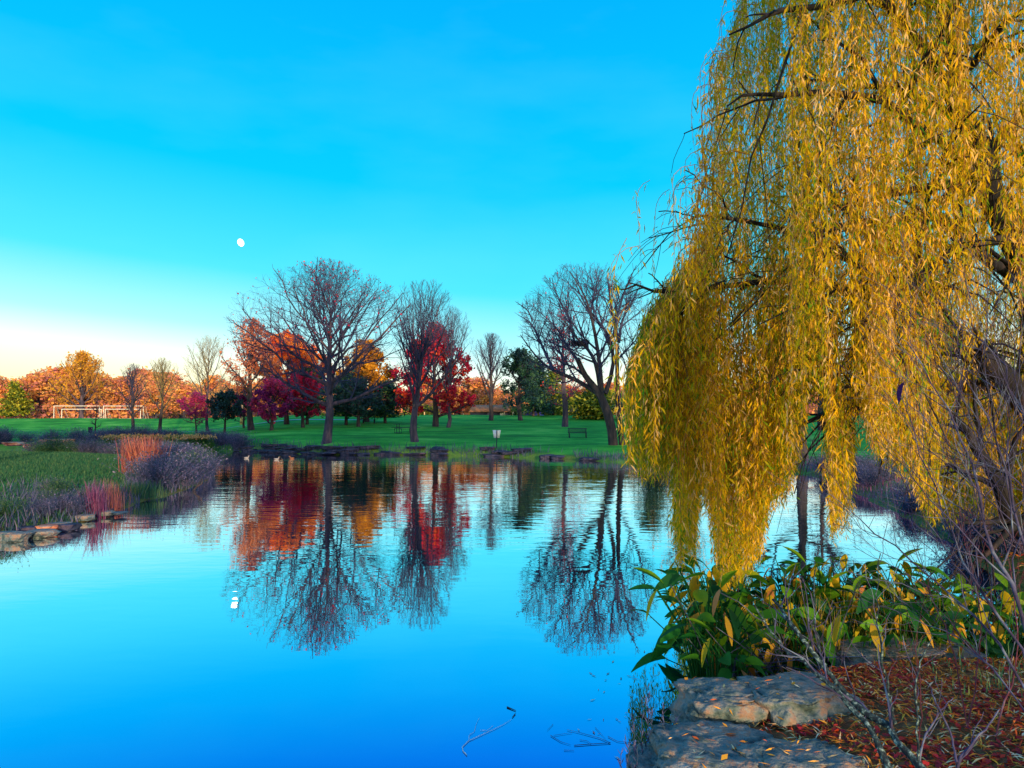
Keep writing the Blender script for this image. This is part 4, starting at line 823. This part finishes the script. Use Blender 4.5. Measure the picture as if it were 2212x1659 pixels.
for k in range(5):
    r2 = np.random.default_rng(300 + k); root = empty('pond_plant', (0, 0, 0)); sb = MB(); lb = MB()
    for j in range(15):
        a = j * 2.4 + r2.random(); out = r2.uniform(.1, .42); h = r2.uniform(.22, .92) * (1.1 - out * .5); tip = np.array([math.cos(a) * out, math.sin(a) * out, h])
        sb.tube([(tip[0] * .1, tip[1] * .1, -.25), (tip[0] * .35, tip[1] * .35, h * .6), tip], [.009, .007, .005], 5, a=.15)
        dead = r2.random() < .36; tn = r2.uniform(.68, 1) if dead else r2.uniform(0, .62)
        leaf_blade(lb, r2, tip, (math.cos(a) * .8, math.sin(a) * .8, (-.9 if dead else r2.uniform(-.35, .7))), r2.uniform(.22, .34) * (.8 if dead else 1), r2.uniform(.11, .17) * (.65 if dead else 1), tn, r2.uniform(.1, .5))
    sb.build('stalks', M['pond_leaf'], root); lb.build('foliage', M['pond_leaf'], root); PL.append(root)
spots = []; rp = random.Random(12)
while len(spots) < 74:
    x = rp.uniform(1.55, 5.6); y = rp.uniform(6.95, 9.7); s = float(sdist(np.array([x]), np.array([y]))[0])
    if s > .15 or s < -2.3 or (x < 2.0 and y > 8.4) or x / y < .235: continue
    if y - 6.9 > 2.8 - abs(x - 3.4) * .5: continue
    if any((x - a) ** 2 + (y - b_) ** 2 < .05 for a, b_ in spots): continue
    spots.append((x, y))
for i, (x, y) in enumerate(spots):
    o = PL[i] if i < 5 else copy_tree(PL[i % 5]); sc_ = rp.uniform(.74, 1.05); o.location = (x, y, .03); o.scale = (sc_, sc_, sc_ * (1.0 if x < 4.6 else .8)); o.rotation_euler.z = rp.uniform(0, 6.28)
    tag(o, 'broad-leaved green and browning pond plant in the bed under the willow', 'pond plant', 'broad-leaved pond plants under the willow')
# overhanging clump at the left end of the bed
for i, (u, v, d, s_) in enumerate([(1505, 1330, 6.7, .95), (1545, 1340, 6.5, .9), (1510, 1290, 7.0, .85), (1560, 1330, 6.6, 1.0), (1530, 1280, 7.2, .95), (1600, 1400, 6.4, .8)]):
    o = copy_tree(PL[i % 5]); p = P(u, v, d); o.location = (p[0], p[1], p[2] - .55); o.scale = (s_,) * 3; o.rotation_euler = (0, -.15, i * 1.3)
    tag(o, 'broad-leaved plant of the clump leaning over the dark water above the boulders', 'pond plant', 'leaning plants above the boulders')
for i, u in enumerate([1655, 1700, 1745, 1770, 1800, 1838, 1880, 1905, 1940, 1975]):
    tuft(u, 1420, .62, M['reed'], 'tuft of thin yellow-green reed blades at the foot of the pond plants', 60, .18, .008, d=7.15 + .2 * (i % 3), zb=.15); bpy.context.scene.objects[-1]['group'] = 'thin reed tufts among the pond plants'
# dry twigs under the overhang
r2 = np.random.default_rng(77); n = 130; c = np.stack([r2.uniform(1.75, 2.9, n), r2.uniform(6.3, 7.0, n), r2.uniform(.1, .5, n)], 1); dd = r2.normal(0, .22, (n, 3))
mb = MB().tubes(np.stack([c, c + dd + r2.normal(0, .03, (n, 3)), c + dd * 1.8 + np.array([0, 0, -.05])], 1), np.full((n, 3), .0035), 3); tag(mb.build('dry_twigs', M['stem']), 'tangle of thin dead twigs at the edge of the bed', 'twigs', kind='stuff')

# leaf litter
def onwater_(u, v): r = ray(u, v); return np.array([0, 0, CAMZ + .006]) + r * (CAMZ / -r[2])
rng = np.random.default_rng(33)
def litter(n, x0, x1, y0, y1, cond, size, asp, tint, lift=.012):
    p = scatter(n, x0, x1, y0, y1, cond, -lift); k = len(p); a = rng.random(k) * 6.283; L = size * (.6 + .8 * rng.random(k)); tl = rng.normal(0, .3, k)
    dx = np.stack([np.cos(a), np.sin(a), tl], 1) * L[:, None] / 2; sd = np.stack([-np.sin(a), np.cos(a), rng.normal(0, .3, k)], 1) * (L * asp)[:, None] / 2; up = np.array([0, 0, .5]) * (L * .3)[:, None] * rng.random((k, 1))
    p = p + np.array([0, 0, 1.]) * (rng.random((k, 1)) * .02)
    return np.stack([p - dx, p + sd + up, p + dx, p - sd + up], 1), np.clip(tint[0] + (tint[1] - tint[0]) * rng.random(k), 0, 1)
mb = MB()
for args in [(26000, 1.2, 7, 3.6, 7.6, lambda x, y, s: (s > .3) & (x + .5 * (y - 5.4) > 1.65) & (np.sin(x * 2.7 + 1) * np.sin(y * 3.3) + .5 * np.sin(x * 7 + y * 5) > rng.normal(-.1, .6, len(x))), .045, .6, (0, .5)), (20000, 1.1, 7, 3.6, 7.6, lambda x, y, s: (s > .2) & (x + .5 * (y - 5.4) > 1.5), .075, .12, (.35, 1)), (4000, 5, 11, 7, 15, lambda x, y, s: (s > .06), .09, .4, (.1, .9))]:
    V, tn = litter(*args); mb.add(V, np.arange(len(V) * 4).reshape(-1, 4), a=tn)
tag(mb.build('leaf_litter', M['litter']), 'red, brown and yellow fallen leaves strewn over the near bank', 'fallen leaves', kind='stuff')
# willow leaves lying on the boulders: dropped on to the real surface
bpy.context.view_layer.update(); dg = bpy.context.evaluated_depsgraph_get(); mb = MB(); V = []; hit = 0
for i in range(420):
    u = rng.uniform(1440, 2100); d = rng.uniform(4.4, 7.2); x = px(u, d)
    ok, loc, nrm, _, ob, _ = SC.ray_cast(dg, Vector((x, d, .95)), Vector((0, 0, -1)))
    if not ok or not ob.name.startswith('rock') or nrm.z < .5: continue
    a = rng.random() * 6.28; L = rng.uniform(.04, .09); t_ = Vector((math.cos(a), math.sin(a), 0)); t_ = (t_ - nrm * t_.dot(nrm)).normalized(); s_ = nrm.cross(t_); c = loc + nrm * .006
    w_ = L * (.11 if rng.random() < .8 else .45); V.append([c - t_ * L / 2, c + s_ * w_ / 2 + nrm * .006, c + t_ * L / 2 + nrm * .004, c - s_ * w_ / 2])
V = np.array([[list(p) for p in q_] for q_ in V]); mb.add(V, np.arange(len(V) * 4).reshape(-1, 4), a=.45 + .55 * rng.random(len(V)))
tag(mb.build('boulder_leaves', M['litter']), 'scattered yellow and tan willow leaves lying on the boulders', 'fallen leaves', kind='stuff')
mb = MB(); n = 70; fu = rng.uniform(1250, 1560, n); fv = rng.uniform(1400, 1650, n); fp = np.array([onwater_(u, v) for u, v in zip(fu, fv)]); fp = fp[sdist(fp[:, 0], fp[:, 1]) < -.05]; k_ = len(fp); a = rng.random(k_) * 6.28; L = .03 + .05 * rng.random(k_)
dx = np.stack([np.cos(a), np.sin(a), 0 * a], 1) * L[:, None] / 2; sd = np.stack([-np.sin(a), np.cos(a), 0 * a], 1) * L[:, None] * .1
mb.add(np.stack([fp - dx, fp + sd, fp + dx, fp - sd], 1), np.arange(k_ * 4).reshape(-1, 4), a=rng.random(k_)); tag(mb.build('floating_leaves', M['litter']), 'tiny stray leaves floating on the near water by the boulders', 'floating leaves', kind='stuff')
mb = MB(); V, tn = litter(1500, 2, 8, 4, 7.5, lambda x, y, s: (s > .4) & (x > 3.1), .16, .1, (0, 1))
blades(V[:, 0], rng, .12, .01, .5, (0, 1), mb); tag(mb.build('bank_weeds', M['brush_green']), 'small green weeds poking through the fallen leaves', 'weeds', kind='stuff')

# ------------------------------------------------------------ bare shrubs in the foreground
def shrub(name, label, base, stems, m, twigs=(6, 5), seed=1, ratio=.45, group=None, stemmat=None, fuzz=.004):
    rng = np.random.default_rng(seed); base = np.array(base); root = empty(name, base, 0, label, 'shrub', group); tb = MB(); Ls = []; Rs = []
    for pts, r0, r1 in stems:
        q = np.array(pts) - base; n = len(q); s = np.linspace(0, 1, n); ss = np.linspace(0, 1, 14); q = np.stack([np.interp(ss, s, q[:, k]) for k in range(3)], 1)
        q[1:-1] = (q[:-2] + 2 * q[1:-1] + q[2:]) / 4; L = np.linalg.norm(q[-1] - q[0]); q[1:-1] += rng.normal(0, .006 * L, (12, 3)); r = SHR * np.linspace(r0, r1, 14) * (1 + .12 * rng.normal(0, 1, 14)).clip(.7, 1.4)
        tb.tube(q, r, 9); Ls.append(q); Rs.append(r)
    tb.build('stem', stemmat or m, root, True)
    class E3:
        W = 2
        def inside(s, Q, k=1.0): return np.ones(Q.shape[:-1], bool)
    Ls = np.stack(Ls); Rs = np.stack(Rs); cb = MB()
    L2, R2 = spawn(rng, Ls, Rs, twigs[0], 38, ratio, .25, .15, E3(), 6, .1, .12, rmin=fuzz, rr=.5); cb.tubes(L2, R2, 5, a=.4)
    if twigs[1]:
        L3, R3 = spawn(rng, L2, R2, twigs[1], 40, .5, .2, .1, E3(), 5, .05, .12, rmin=fuzz * .55); cb.tubes(L3, R3, 3, a=.6)
    cb.build('twigs', m, root); return root
def q5(pts, d0, d1): n = len(pts); return [P((2300 + x * .6962) * .576, (1900 + y * .6962) * .576, d0 + (d1 - d0) * i / (n - 1)) for i, (x, y) in enumerate(pts)]
def q7(pts, d0, d1): n = len(pts); return [P(u, v, d0 + (d1 - d0) * i / max(n - 1, 1)) for i, (u, v) in enumerate(pts)]
SHR = .55
shrub('bare_shrub', 'lichen-covered bare shrub leaning left across the boulders', P(2000, 1720, 2.7), [
    (q5([(1720, 1560), (1640, 1370), (1480, 1180), (1330, 1090), (1200, 960), (1000, 700), (930, 590), (860, 500)], 2.6, 3.3), .03, .009),
    (q5([(1560, 1560), (1470, 1390), (1390, 1210), (1300, 1080), (1180, 960), (1060, 860), (960, 790), (870, 740), (760, 530)], 2.6, 3.2), .023, .006),
    (q5([(1520, 1170), (1490, 1060), (1450, 830), (1420, 640), (1415, 450), (1440, 250)], 2.85, 3.0), .011, .003),
    (q5([(1200, 960), (1130, 830), (1090, 700), (1078, 550), (1085, 340)], 3.0, 3.2), .011, .004),
    (q5([(1640, 1370), (1640, 1200), (1625, 1000), (1640, 850), (1720, 700)], 2.65, 2.8), .008, .003)], M['stem'], (7, 6), 3, .35, stemmat=M['lichen'], fuzz=.0016)
shrub('bare_shrub', 'slender bare shrub with forked grey stem at the bottom right', P(2030, 1740, 3.2), [
    (q5([(1860, 1560), (1850, 1380), (1930, 1270), (2020, 1180), (2080, 1090)], 3.1, 3.2), .015, .004), (q5([(1850, 1380), (1830, 1250), (1740, 1060), (1700, 960)], 3.1, 3.3), .01, .003),
    (q5([(1640, 1560), (1660, 1250), (1780, 1080), (1830, 1030)], 3.1, 3.3), .009, .003)], M['stem'], (7, 5), 4, .35, fuzz=.0015)
shrub('bare_shrub', 'tall purple-blue bare shrub rising along the right edge of the picture', P(2260, 1640, 3.6), [
    (q7([(2290, 1640), (2212, 1330), (2150, 1190), (2105, 1010), (2040, 860), (1960, 740)], 3.4, 3.9), .02, .004), (q7([(2290, 1640), (2230, 1450), (2100, 1250), (2040, 1130), (1985, 950), (1945, 850)], 3.4, 4.2), .014, .003),
    (q7([(2290, 1640), (2250, 1300), (2200, 1150), (2180, 1000), (2120, 880), (2060, 790)], 3.5, 3.8), .014, .003), (q7([(2290, 1640), (2180, 1400), (2060, 1290), (1950, 1190), (1840, 1110), (1770, 1060)], 3.5, 4.4), .012, .002),
    (q7([(2290, 1640), (2190, 1500), (2100, 1400), (1980, 1330), (1850, 1290)], 3.5, 4.3), .01, .002), (q7([(2320, 1500), (2250, 1000), (2200, 850), (2130, 740), (2080, 690)], 3.6, 4), .014, .003),
    (q7([(2330, 1300), (2212, 1040), (2120, 1000), (2040, 985)], 3.6, 3.9), .008, .002)], M['stem'], (16, 9), 5, .38, fuzz=.0016)
shrub('bare_shrub', 'thin reddish bare shrub behind the leaf litter at the right', P(2090, 1560, 4.6), [
    (q7([(2090, 1570), (2060, 1400), (2010, 1280), (1960, 1180)], 4.6, 5), .009, .002), (q7([(2090, 1570), (2120, 1400), (2110, 1250), (2070, 1120)], 4.6, 5), .009, .002), (q7([(1985, 1600), (1990, 1480), (1975, 1390), (1990, 1320)], 4.4, 4.4), .006, .002),
    (q7([(2150, 1600), (2200, 1420), (2190, 1260), (2160, 1150)], 4.6, 5), .009, .002)], M['stem_red'], (8, 6), 6, .4, fuzz=.0015)
# small plants with needle leaves at the water's edge, lower middle
def sprig(u, v0, v1, d, seed, label):
    r2 = np.random.default_rng(seed); b = P(u, v0, d); t = P(u + r2.uniform(-12, 12), v1, d); h = np.linalg.norm(t - b); mb = MB(); k = 9; s = np.linspace(0, 1, k)
    q = (t - b)[None] * s[:, None] + r2.normal(0, .008, (k, 3)); mb.tube(q, np.linspace(.004, .0015, k), 4, a=.3); n = int(h * 90)
    i = r2.random(n) * (k - 1); i0 = i.astype(int).clip(0, k - 2); f = (i - i0)[:, None]; c = q[i0] * (1 - f) + q[i0 + 1] * f; a = r2.random(n) * 6.28; D = np.stack([np.cos(a) * .55, np.sin(a) * .55, np.full(n, .8)], 1) * .055
    sd = np.stack([-np.sin(a), np.cos(a), 0 * a], 1) * .004; mb.add(np.stack([c - sd * .5, c + D * .5 + sd, c + D, c + D * .5 - sd], 1), np.arange(n * 4).reshape(-1, 4), a=r2.random(n))
    o = mb.build('sprig', M['brush']); o.location = b; tag(o, label, 'water weed', 'lilac sprigs at the water edge')
for i, (u, v0, v1, d) in enumerate([(1385, 1660, 1500, 4.9), (1400, 1640, 1480, 5.1), (1412, 1640, 1530, 5.0), (1375, 1670, 1540, 4.9), (1392, 1640, 1560, 5), (1428, 1600, 1520, 5.1), (1355, 1680, 1600, 4.8), (1342, 1690, 1620, 4.8), (1440, 1640, 1560, 5), (1455, 1600, 1540, 5.1), (1368, 1690, 1610, 4.75)]):
    sprig(u, v0, v1, d, i, 'thin lilac-grey sprig with needle leaves standing at the water edge')
# floating twigs
def onwater(u, v): r = ray(u, v); return np.array([0, 0, CAMZ + .006]) + r * (CAMZ / -r[2])
def q8(pts): return [onwater((1650 + x * .38427) * .576, (2550 + y * .38427) * .576) for x, y in pts]
sticks('floating_twig', [(q8([(262, 740), (225, 700), (218, 660), (280, 600), (400, 545), (520, 490), (610, 445), (700, 390)]), .008, .002), (q8([(280, 600), (285, 545), (335, 510), (355, 430), (385, 375)]), .004, .0015), (q8([(395, 495), (460, 500), (518, 452)]), .003, .002)],
       M['white'], 'pale curved forked twig floating on the near water', 'twig', onwater(1060, 1600))
sticks('floating_twig', [(q8([(1080, 548), (1180, 610), (1275, 640)]), .005, .002), (q8([(1310, 645), (1480, 632), (1665, 622), (1560, 575), (1380, 525), (1240, 492)]), .006, .003), (q8([(1640, 558), (1730, 605), (1930, 628)]), .005, .002), (q8([(1110, 548), (1290, 520)]), .003, .002),
       (q8([(1515, 470), (1580, 540), (1625, 588)]), .003, .001), (q8([(1365, 592), (1430, 600), (1480, 632)]), .004, .002), (q8([(1210, 692), (1310, 695)]), .004, .002), (q8([(1105, 437), (1045, 500)]), .003, .0015)], M['stem'], 'dark angular twig floating near the boulders', 'twig', onwater(1270, 1590))
sticks('floating_leaf_scrap', [(q8([(655, 270), (740, 305)]), .006, .003), (q8([(735, 335), (705, 372)]), .004, .003)], M['bark_dark'], 'two dark leaf scraps drifting beyond the pale twig', 'leaf', onwater(1120, 1540))

# ------------------------------------------------------------ park furniture
def bench():
    g = ground(1248, 946); s = 42 / F * g[1] / 1.8; root = empty('park_bench', g, R(4), 'dark metal park bench with mesh back on the far lawn', 'bench')
    w2 = .9
    MB().box((0, .0, .44), (1.8, .44, .035)).build('seat', M['metal_dark'], root)
    b = MB(); b.box((0, .245, .86), (1.8, .04, .05)); b.box((0, .235, .5), (1.8, .04, .04)); [b.box((x, .24, .68), (.012, .015, .33)) for x in np.arange(-.86, .87, .05)]; [b.box((0, .24, z), (1.74, .012, .012)) for z in np.arange(.54, .84, .05)]
    b.build('backrest', M['metal_dark'], root)
    for x in (-.78, .78):
        l = MB(); l.box((x, .2, .42), (.05, .05, .84)); l.box((x, -.18, .21), (.05, .05, .42)); l.box((x, .02, .02), (.06, .5, .03)); l.build('leg', M['metal_dark'], root)
    MB().tube([(-.92, .22, .66), (-.92, -.15, .66), (-.92, -.22, .6), (-.92, -.2, .44)], .02, 6).build('armrest', M['metal_dark'], root)
    root.scale = (s,) * 3
bench()
def picnic(u, v, rz, label, sc_=1.0):
    g = ground(u, v); root = empty('picnic_table', g, rz, label, 'picnic table')
    b = MB(); [b.box((0, y, .75), (1.9, .13, .04)) for y in np.arange(-.3, .31, .15)]; b.build('tabletop', M['board_dark'], root)
    for y in (-.68, .68):
        b = MB(); [b.box((0, y + k, .45), (1.9, .12, .04)) for k in (-.065, .065)]; b.build('seat', M['board_dark'], root)
    for x in (-.65, .65):
        b = MB(); b.tube([(x, -.78, .04), (x, -.82, .3), (x, -.68, .42), (x, -.1, .42), (x, .1, .42), (x, .68, .42), (x, .82, .3), (x, .78, .04)], .03, 6); b.tube([(x, -.28, 0), (x, -.28, .73)], .03, 6); b.tube([(x, .28, 0), (x, .28, .73)], .03, 6); b.tube([(x, -.78, .04), (x, .78, .04)], .03, 6); b.build('leg_frame', M['metal_dark'], root)
    root.scale = (sc_,) * 3; return root
picnic(876, 936, .5, 'dark picnic table half behind the tall vase-shaped bare tree', 1.15)
picnic(797, 915, .1, 'dark picnic table under the gold-leaved tree')
picnic(264, 934, .2, 'pale-edged picnic table on the left lawn by the litter bin')
g = ground(195, 935); root = empty('litter_bin', g, 0, 'dark round litter bin standing alone on the left lawn', 'litter bin'); s_ = 11.5 / F * g[1]
b = MB(); b.tube([(0, 0, 0), (0, 0, .05), (0, 0, .8), (0, 0, .86)], [.28, .3, .35, .36], 20); b.build('barrel', M['metal_dark'], root, True)
MB().tube([(0, 0, .86), (0, 0, .9), (0, 0, .93)], [.37, .38, .34], 20).build('rim', M['metal_dark'], root, True); root.scale = (s_ / .86,) * 3
# shoreline notice seen from behind
def notice():
    g = ground(1073, 968); d = g[1]; zt_ = zt(929, d) - g[2]; zb = zt(946, d) - g[2]; w_ = 18 / F * d
    root = empty('notice_sign', g, 0, 'pale trapezoid notice seen from behind on a dark post by the water', 'sign')
    h = zt_ - zb; b = MB(); b.add([(-w_ * .33, .0, zb), (w_ * .33, .0, zb), (w_ * .5, .0, zt_), (-w_ * .5, .0, zt_), (-w_ * .33, .02, zb), (w_ * .33, .02, zb), (w_ * .5, .02, zt_), (-w_ * .5, .02, zt_)], [(0, 1, 2, 3), (7, 6, 5, 4), (0, 4, 5, 1), (1, 5, 6, 2), (2, 6, 7, 3), (3, 7, 4, 0)])
    b.build('panel', M['sign'], root); MB().box((0, -.035, zt_ / 2 - .12), (.06, .06, zt_ + .22)).build('post', M['metal_dark'], root)
notice()
def far_sign():
    d = 118; g = at(1331, d); root = empty('road_sign', g, 0, 'small white square sign with dark marks on a thin post, left of the willow', 'sign'); zc = zt(884, d) - g[2]; s = 12 / F * d
    MB().box((0, 0, zc), (s, .03, s * .8)).build('panel', M['white'], root); b = MB(); 
    for i, (x, z, a, c) in enumerate([(-.25, .05, .07, .4), (-.12, .05, .2, .1), (-.12, .2, .2, .1), (.08, .05, .07, .4), (.2, .22, .2, .08), (.2, -.1, .2, .08), (.28, .05, .07, .3)]): b.box((x * s, -.02, zc + z * s), (a * s, .012, c * s))
    b.build('marking', M['metal_dark'], root); MB().box((0, .03, zc / 2), (.06, .05, zc)).build('post', M['white'], root)
far_sign()
# soccer goals
def goal(u0, u1, vtop, vbot, d, label):
    a = px(u0, d); b = px(u1, d); w_ = b - a; x = (a + b) / 2; gz = h1(x, d) - .05; hgt = zt(vtop, d) - gz
    root = empty('soccer_goal', (x, d, gz), 0, label, 'soccer goal', None); r = .065
    for s in (-1, 1): MB().tube([(s * w_ / 2, 0, 0), (s * w_ / 2, 0, hgt)], r, 8).build('post', M['white'], root)
    MB().tube([(-w_ / 2 - r, 0, hgt), (w_ / 2 + r, 0, hgt)], r, 8).build('crossbar', M['white'], root)
    b = MB(); 
    for s in (-1, 1): b.tube([(s * w_ / 2, 0, hgt), (s * w_ / 2, .8, hgt - .05), (s * w_ / 2, 2.2, .05), (s * w_ / 2, 0, .05)], .025, 6)
    b.tube([(-w_ / 2, 2.2, .05), (w_ / 2, 2.2, .05)], .025, 6); b.build('back_frame', M['white'], root)
goal(117, 215, 877, 904, 146, 'leftmost large white soccer goal on the raised field'); goal(224, 310, 877, 904, 147, 'large white soccer goal behind the bare tree')
goal(134, 219, 884, 904, 142, 'lower white soccer goal inside the leftmost large one'); goal(228, 304, 884, 904, 143, 'lower white soccer goal to the right')
for u, v, w_, h_, lab in [(158, 897, 9, 8, 'square orange board beside the left goal'), (272, 900, 6, 6, 'small orange board under the bare tree at the right goal')]:
    d = 138; x = px(u, d); gz = h1(x, d); o = MB().box((0, 0, (zt(v, d) - gz)), (w_ / F * d, .1, h_ / F * d)).box((0, .06, (zt(v, d) - gz) / 2), (.08, .06, zt(v, d) - gz)).build('board', M['rock_orange']); o.location = (x, d, gz); tag(o, lab, 'board')
# pale gate posts, lamp columns
def post(u, d, vtop, w_, label, cap=True, m='tan', name='post'):
    x = px(u, d); gz = h1(x, d); h = zt(vtop, d) - gz; ww = w_ / F * d; root = empty(name, (x, d, gz), 0, label, 'post'); MB().box((0, 0, h / 2), (ww, ww, h), taper=.92).build('shaft', M[m], root)
    if cap: MB().box((0, 0, h + ww * .3), (ww * 1.5, ww * 1.5, ww * .55), taper=.5).build('cap', M[m], root)
post(522.5, 112, 868, 5, 'tall pale lantern column between the low dark tree and the russet tree', name='lantern_column')
post(839, 130, 840, 1.8, 'thin tall pale pole left of the vase-shaped tree', False, name='pole')
post(1001, 122, 893, 3, 'thick pale wooden post left of the shed', False); post(1058, 132, 893, 2.2, 'pale post under the pink tree by the shed', False)
post(1108, 124, 890, 2.6, 'left post of the low rail by the small oak', False); post(1132, 124, 889, 2, 'right post of the low rail, beside the oak trunk', False); post(917, 128, 890, 2.2, 'short pale stub post right of the vase-shaped tree', False)
def shed():
    d = 128; x0, x1 = px(1012, d), px(1104, d); x = (x0 + x1) / 2; w_ = x1 - x0; gz = h1(x, d) - .2; hw = zt(890, d) - gz; hr = zt(878, d) - gz
    root = empty('shed', (x, d, gz), 0, 'low dark shed with brown roof beyond the lawn crest', 'shed'); MB().box((0, 2, hw / 2), (w_ * .92, 3.4, hw)).build('wall', M['wallm'], root)
    b = MB(); o_ = .25; b.add([(-w_ / 2, -.2, hw), (w_ / 2, -.2, hw), (w_ / 2, 4.2, hw), (-w_ / 2, 4.2, hw), (-w_ / 2 + .6, 2, hr + .3), (w_ / 2 - .6, 2, hr + .3)], [(0, 1, 5, 4), (2, 3, 4, 5), (3, 2, 1, 0)], [(1, 2, 5), (3, 0, 4)]); b.build('roof', M['roofing'], root)
    MB().box((w_ * .3, .27, hw * .5), (w_ * .12, .06, hw * .8)).build('door', M['white'], root)
shed()
x, y = px(1150, 132), 132; gz = h1(x, y); o = MB().add([(-2, -1, 0), (2, -1, 0), (2, 1, 0), (-2, 1, 0), (-1.6, 0, 1.1), (.6, 0, 1.5)], [(0, 1, 5, 4), (2, 3, 4, 5)], [(1, 2, 5), (3, 0, 4)]).build('tent', M['lilac']); o.location = (x, y, gz); tag(o, 'small lilac tent cover left of the orange fan-shaped shrub', 'cover')
def ducks():
    for i, (u, v, f, lab, m) in enumerate([(533, 990, 1, 'white-backed duck, leftmost of the three on the pond', 'feather_w'), (598, 993, 1, 'middle duck of the three, low in the water with pale head', 'feather_w'), (630, 991, -1, 'brown-headed duck, rightmost of the three on the pond', 'feather_b')]):
        p = onwater(u, v); root = empty('duck', (p[0], p[1], 0), R(8) * f + (math.pi if f < 0 else 0), lab, 'duck')
        sp_ = np.array([(-.30, 0, .10), (-.24, 0, .085), (-.12, 0, .06), (.02, 0, .05), (.12, 0, .07), (.17, 0, .13), (.185, 0, .2), (.2, 0, .255), (.235, 0, .27), (.265, 0, .262)]); rd = [.008, .045, .095, .11, .09, .055, .04, .048, .042, .015]
        MB().tube(sp_, rd, 12).build('body', M[m], root, True); MB().box((.295, 0, .25), (.06, .032, .014)).build('bill', M['bill'], root); root.scale = (.62,) * 3
ducks()
# last leaf left on the tall right-hand shrub, and a red marker seen through the twigs
lb = MB(); leaf_blade(lb, np.random.default_rng(1), (0, 0, 0), (-.3, 0, -1), .09, .05, 0); o = lb.build('dead_leaf', M['leaf_plum']); o.location = P(1952, 826, 4.1); tag(o, 'single dark red dead leaf hanging on a twig of the right-hand shrub', 'leaf')
x, y = px(2128, 33), 33; gz = h1(x, y); root = empty('red_marker', (x, y, gz), 0, 'red sheet marker seen through the shrub twigs near the right edge', 'marker'); zc = zt(875, 33) - gz
MB().box((0, 0, zc), (.42, .03, 1.0)).build('panel', M['red'], root); MB().box((0, .04, zc / 2), (.05, .05, zc)).build('post', M['metal_dark'], root)
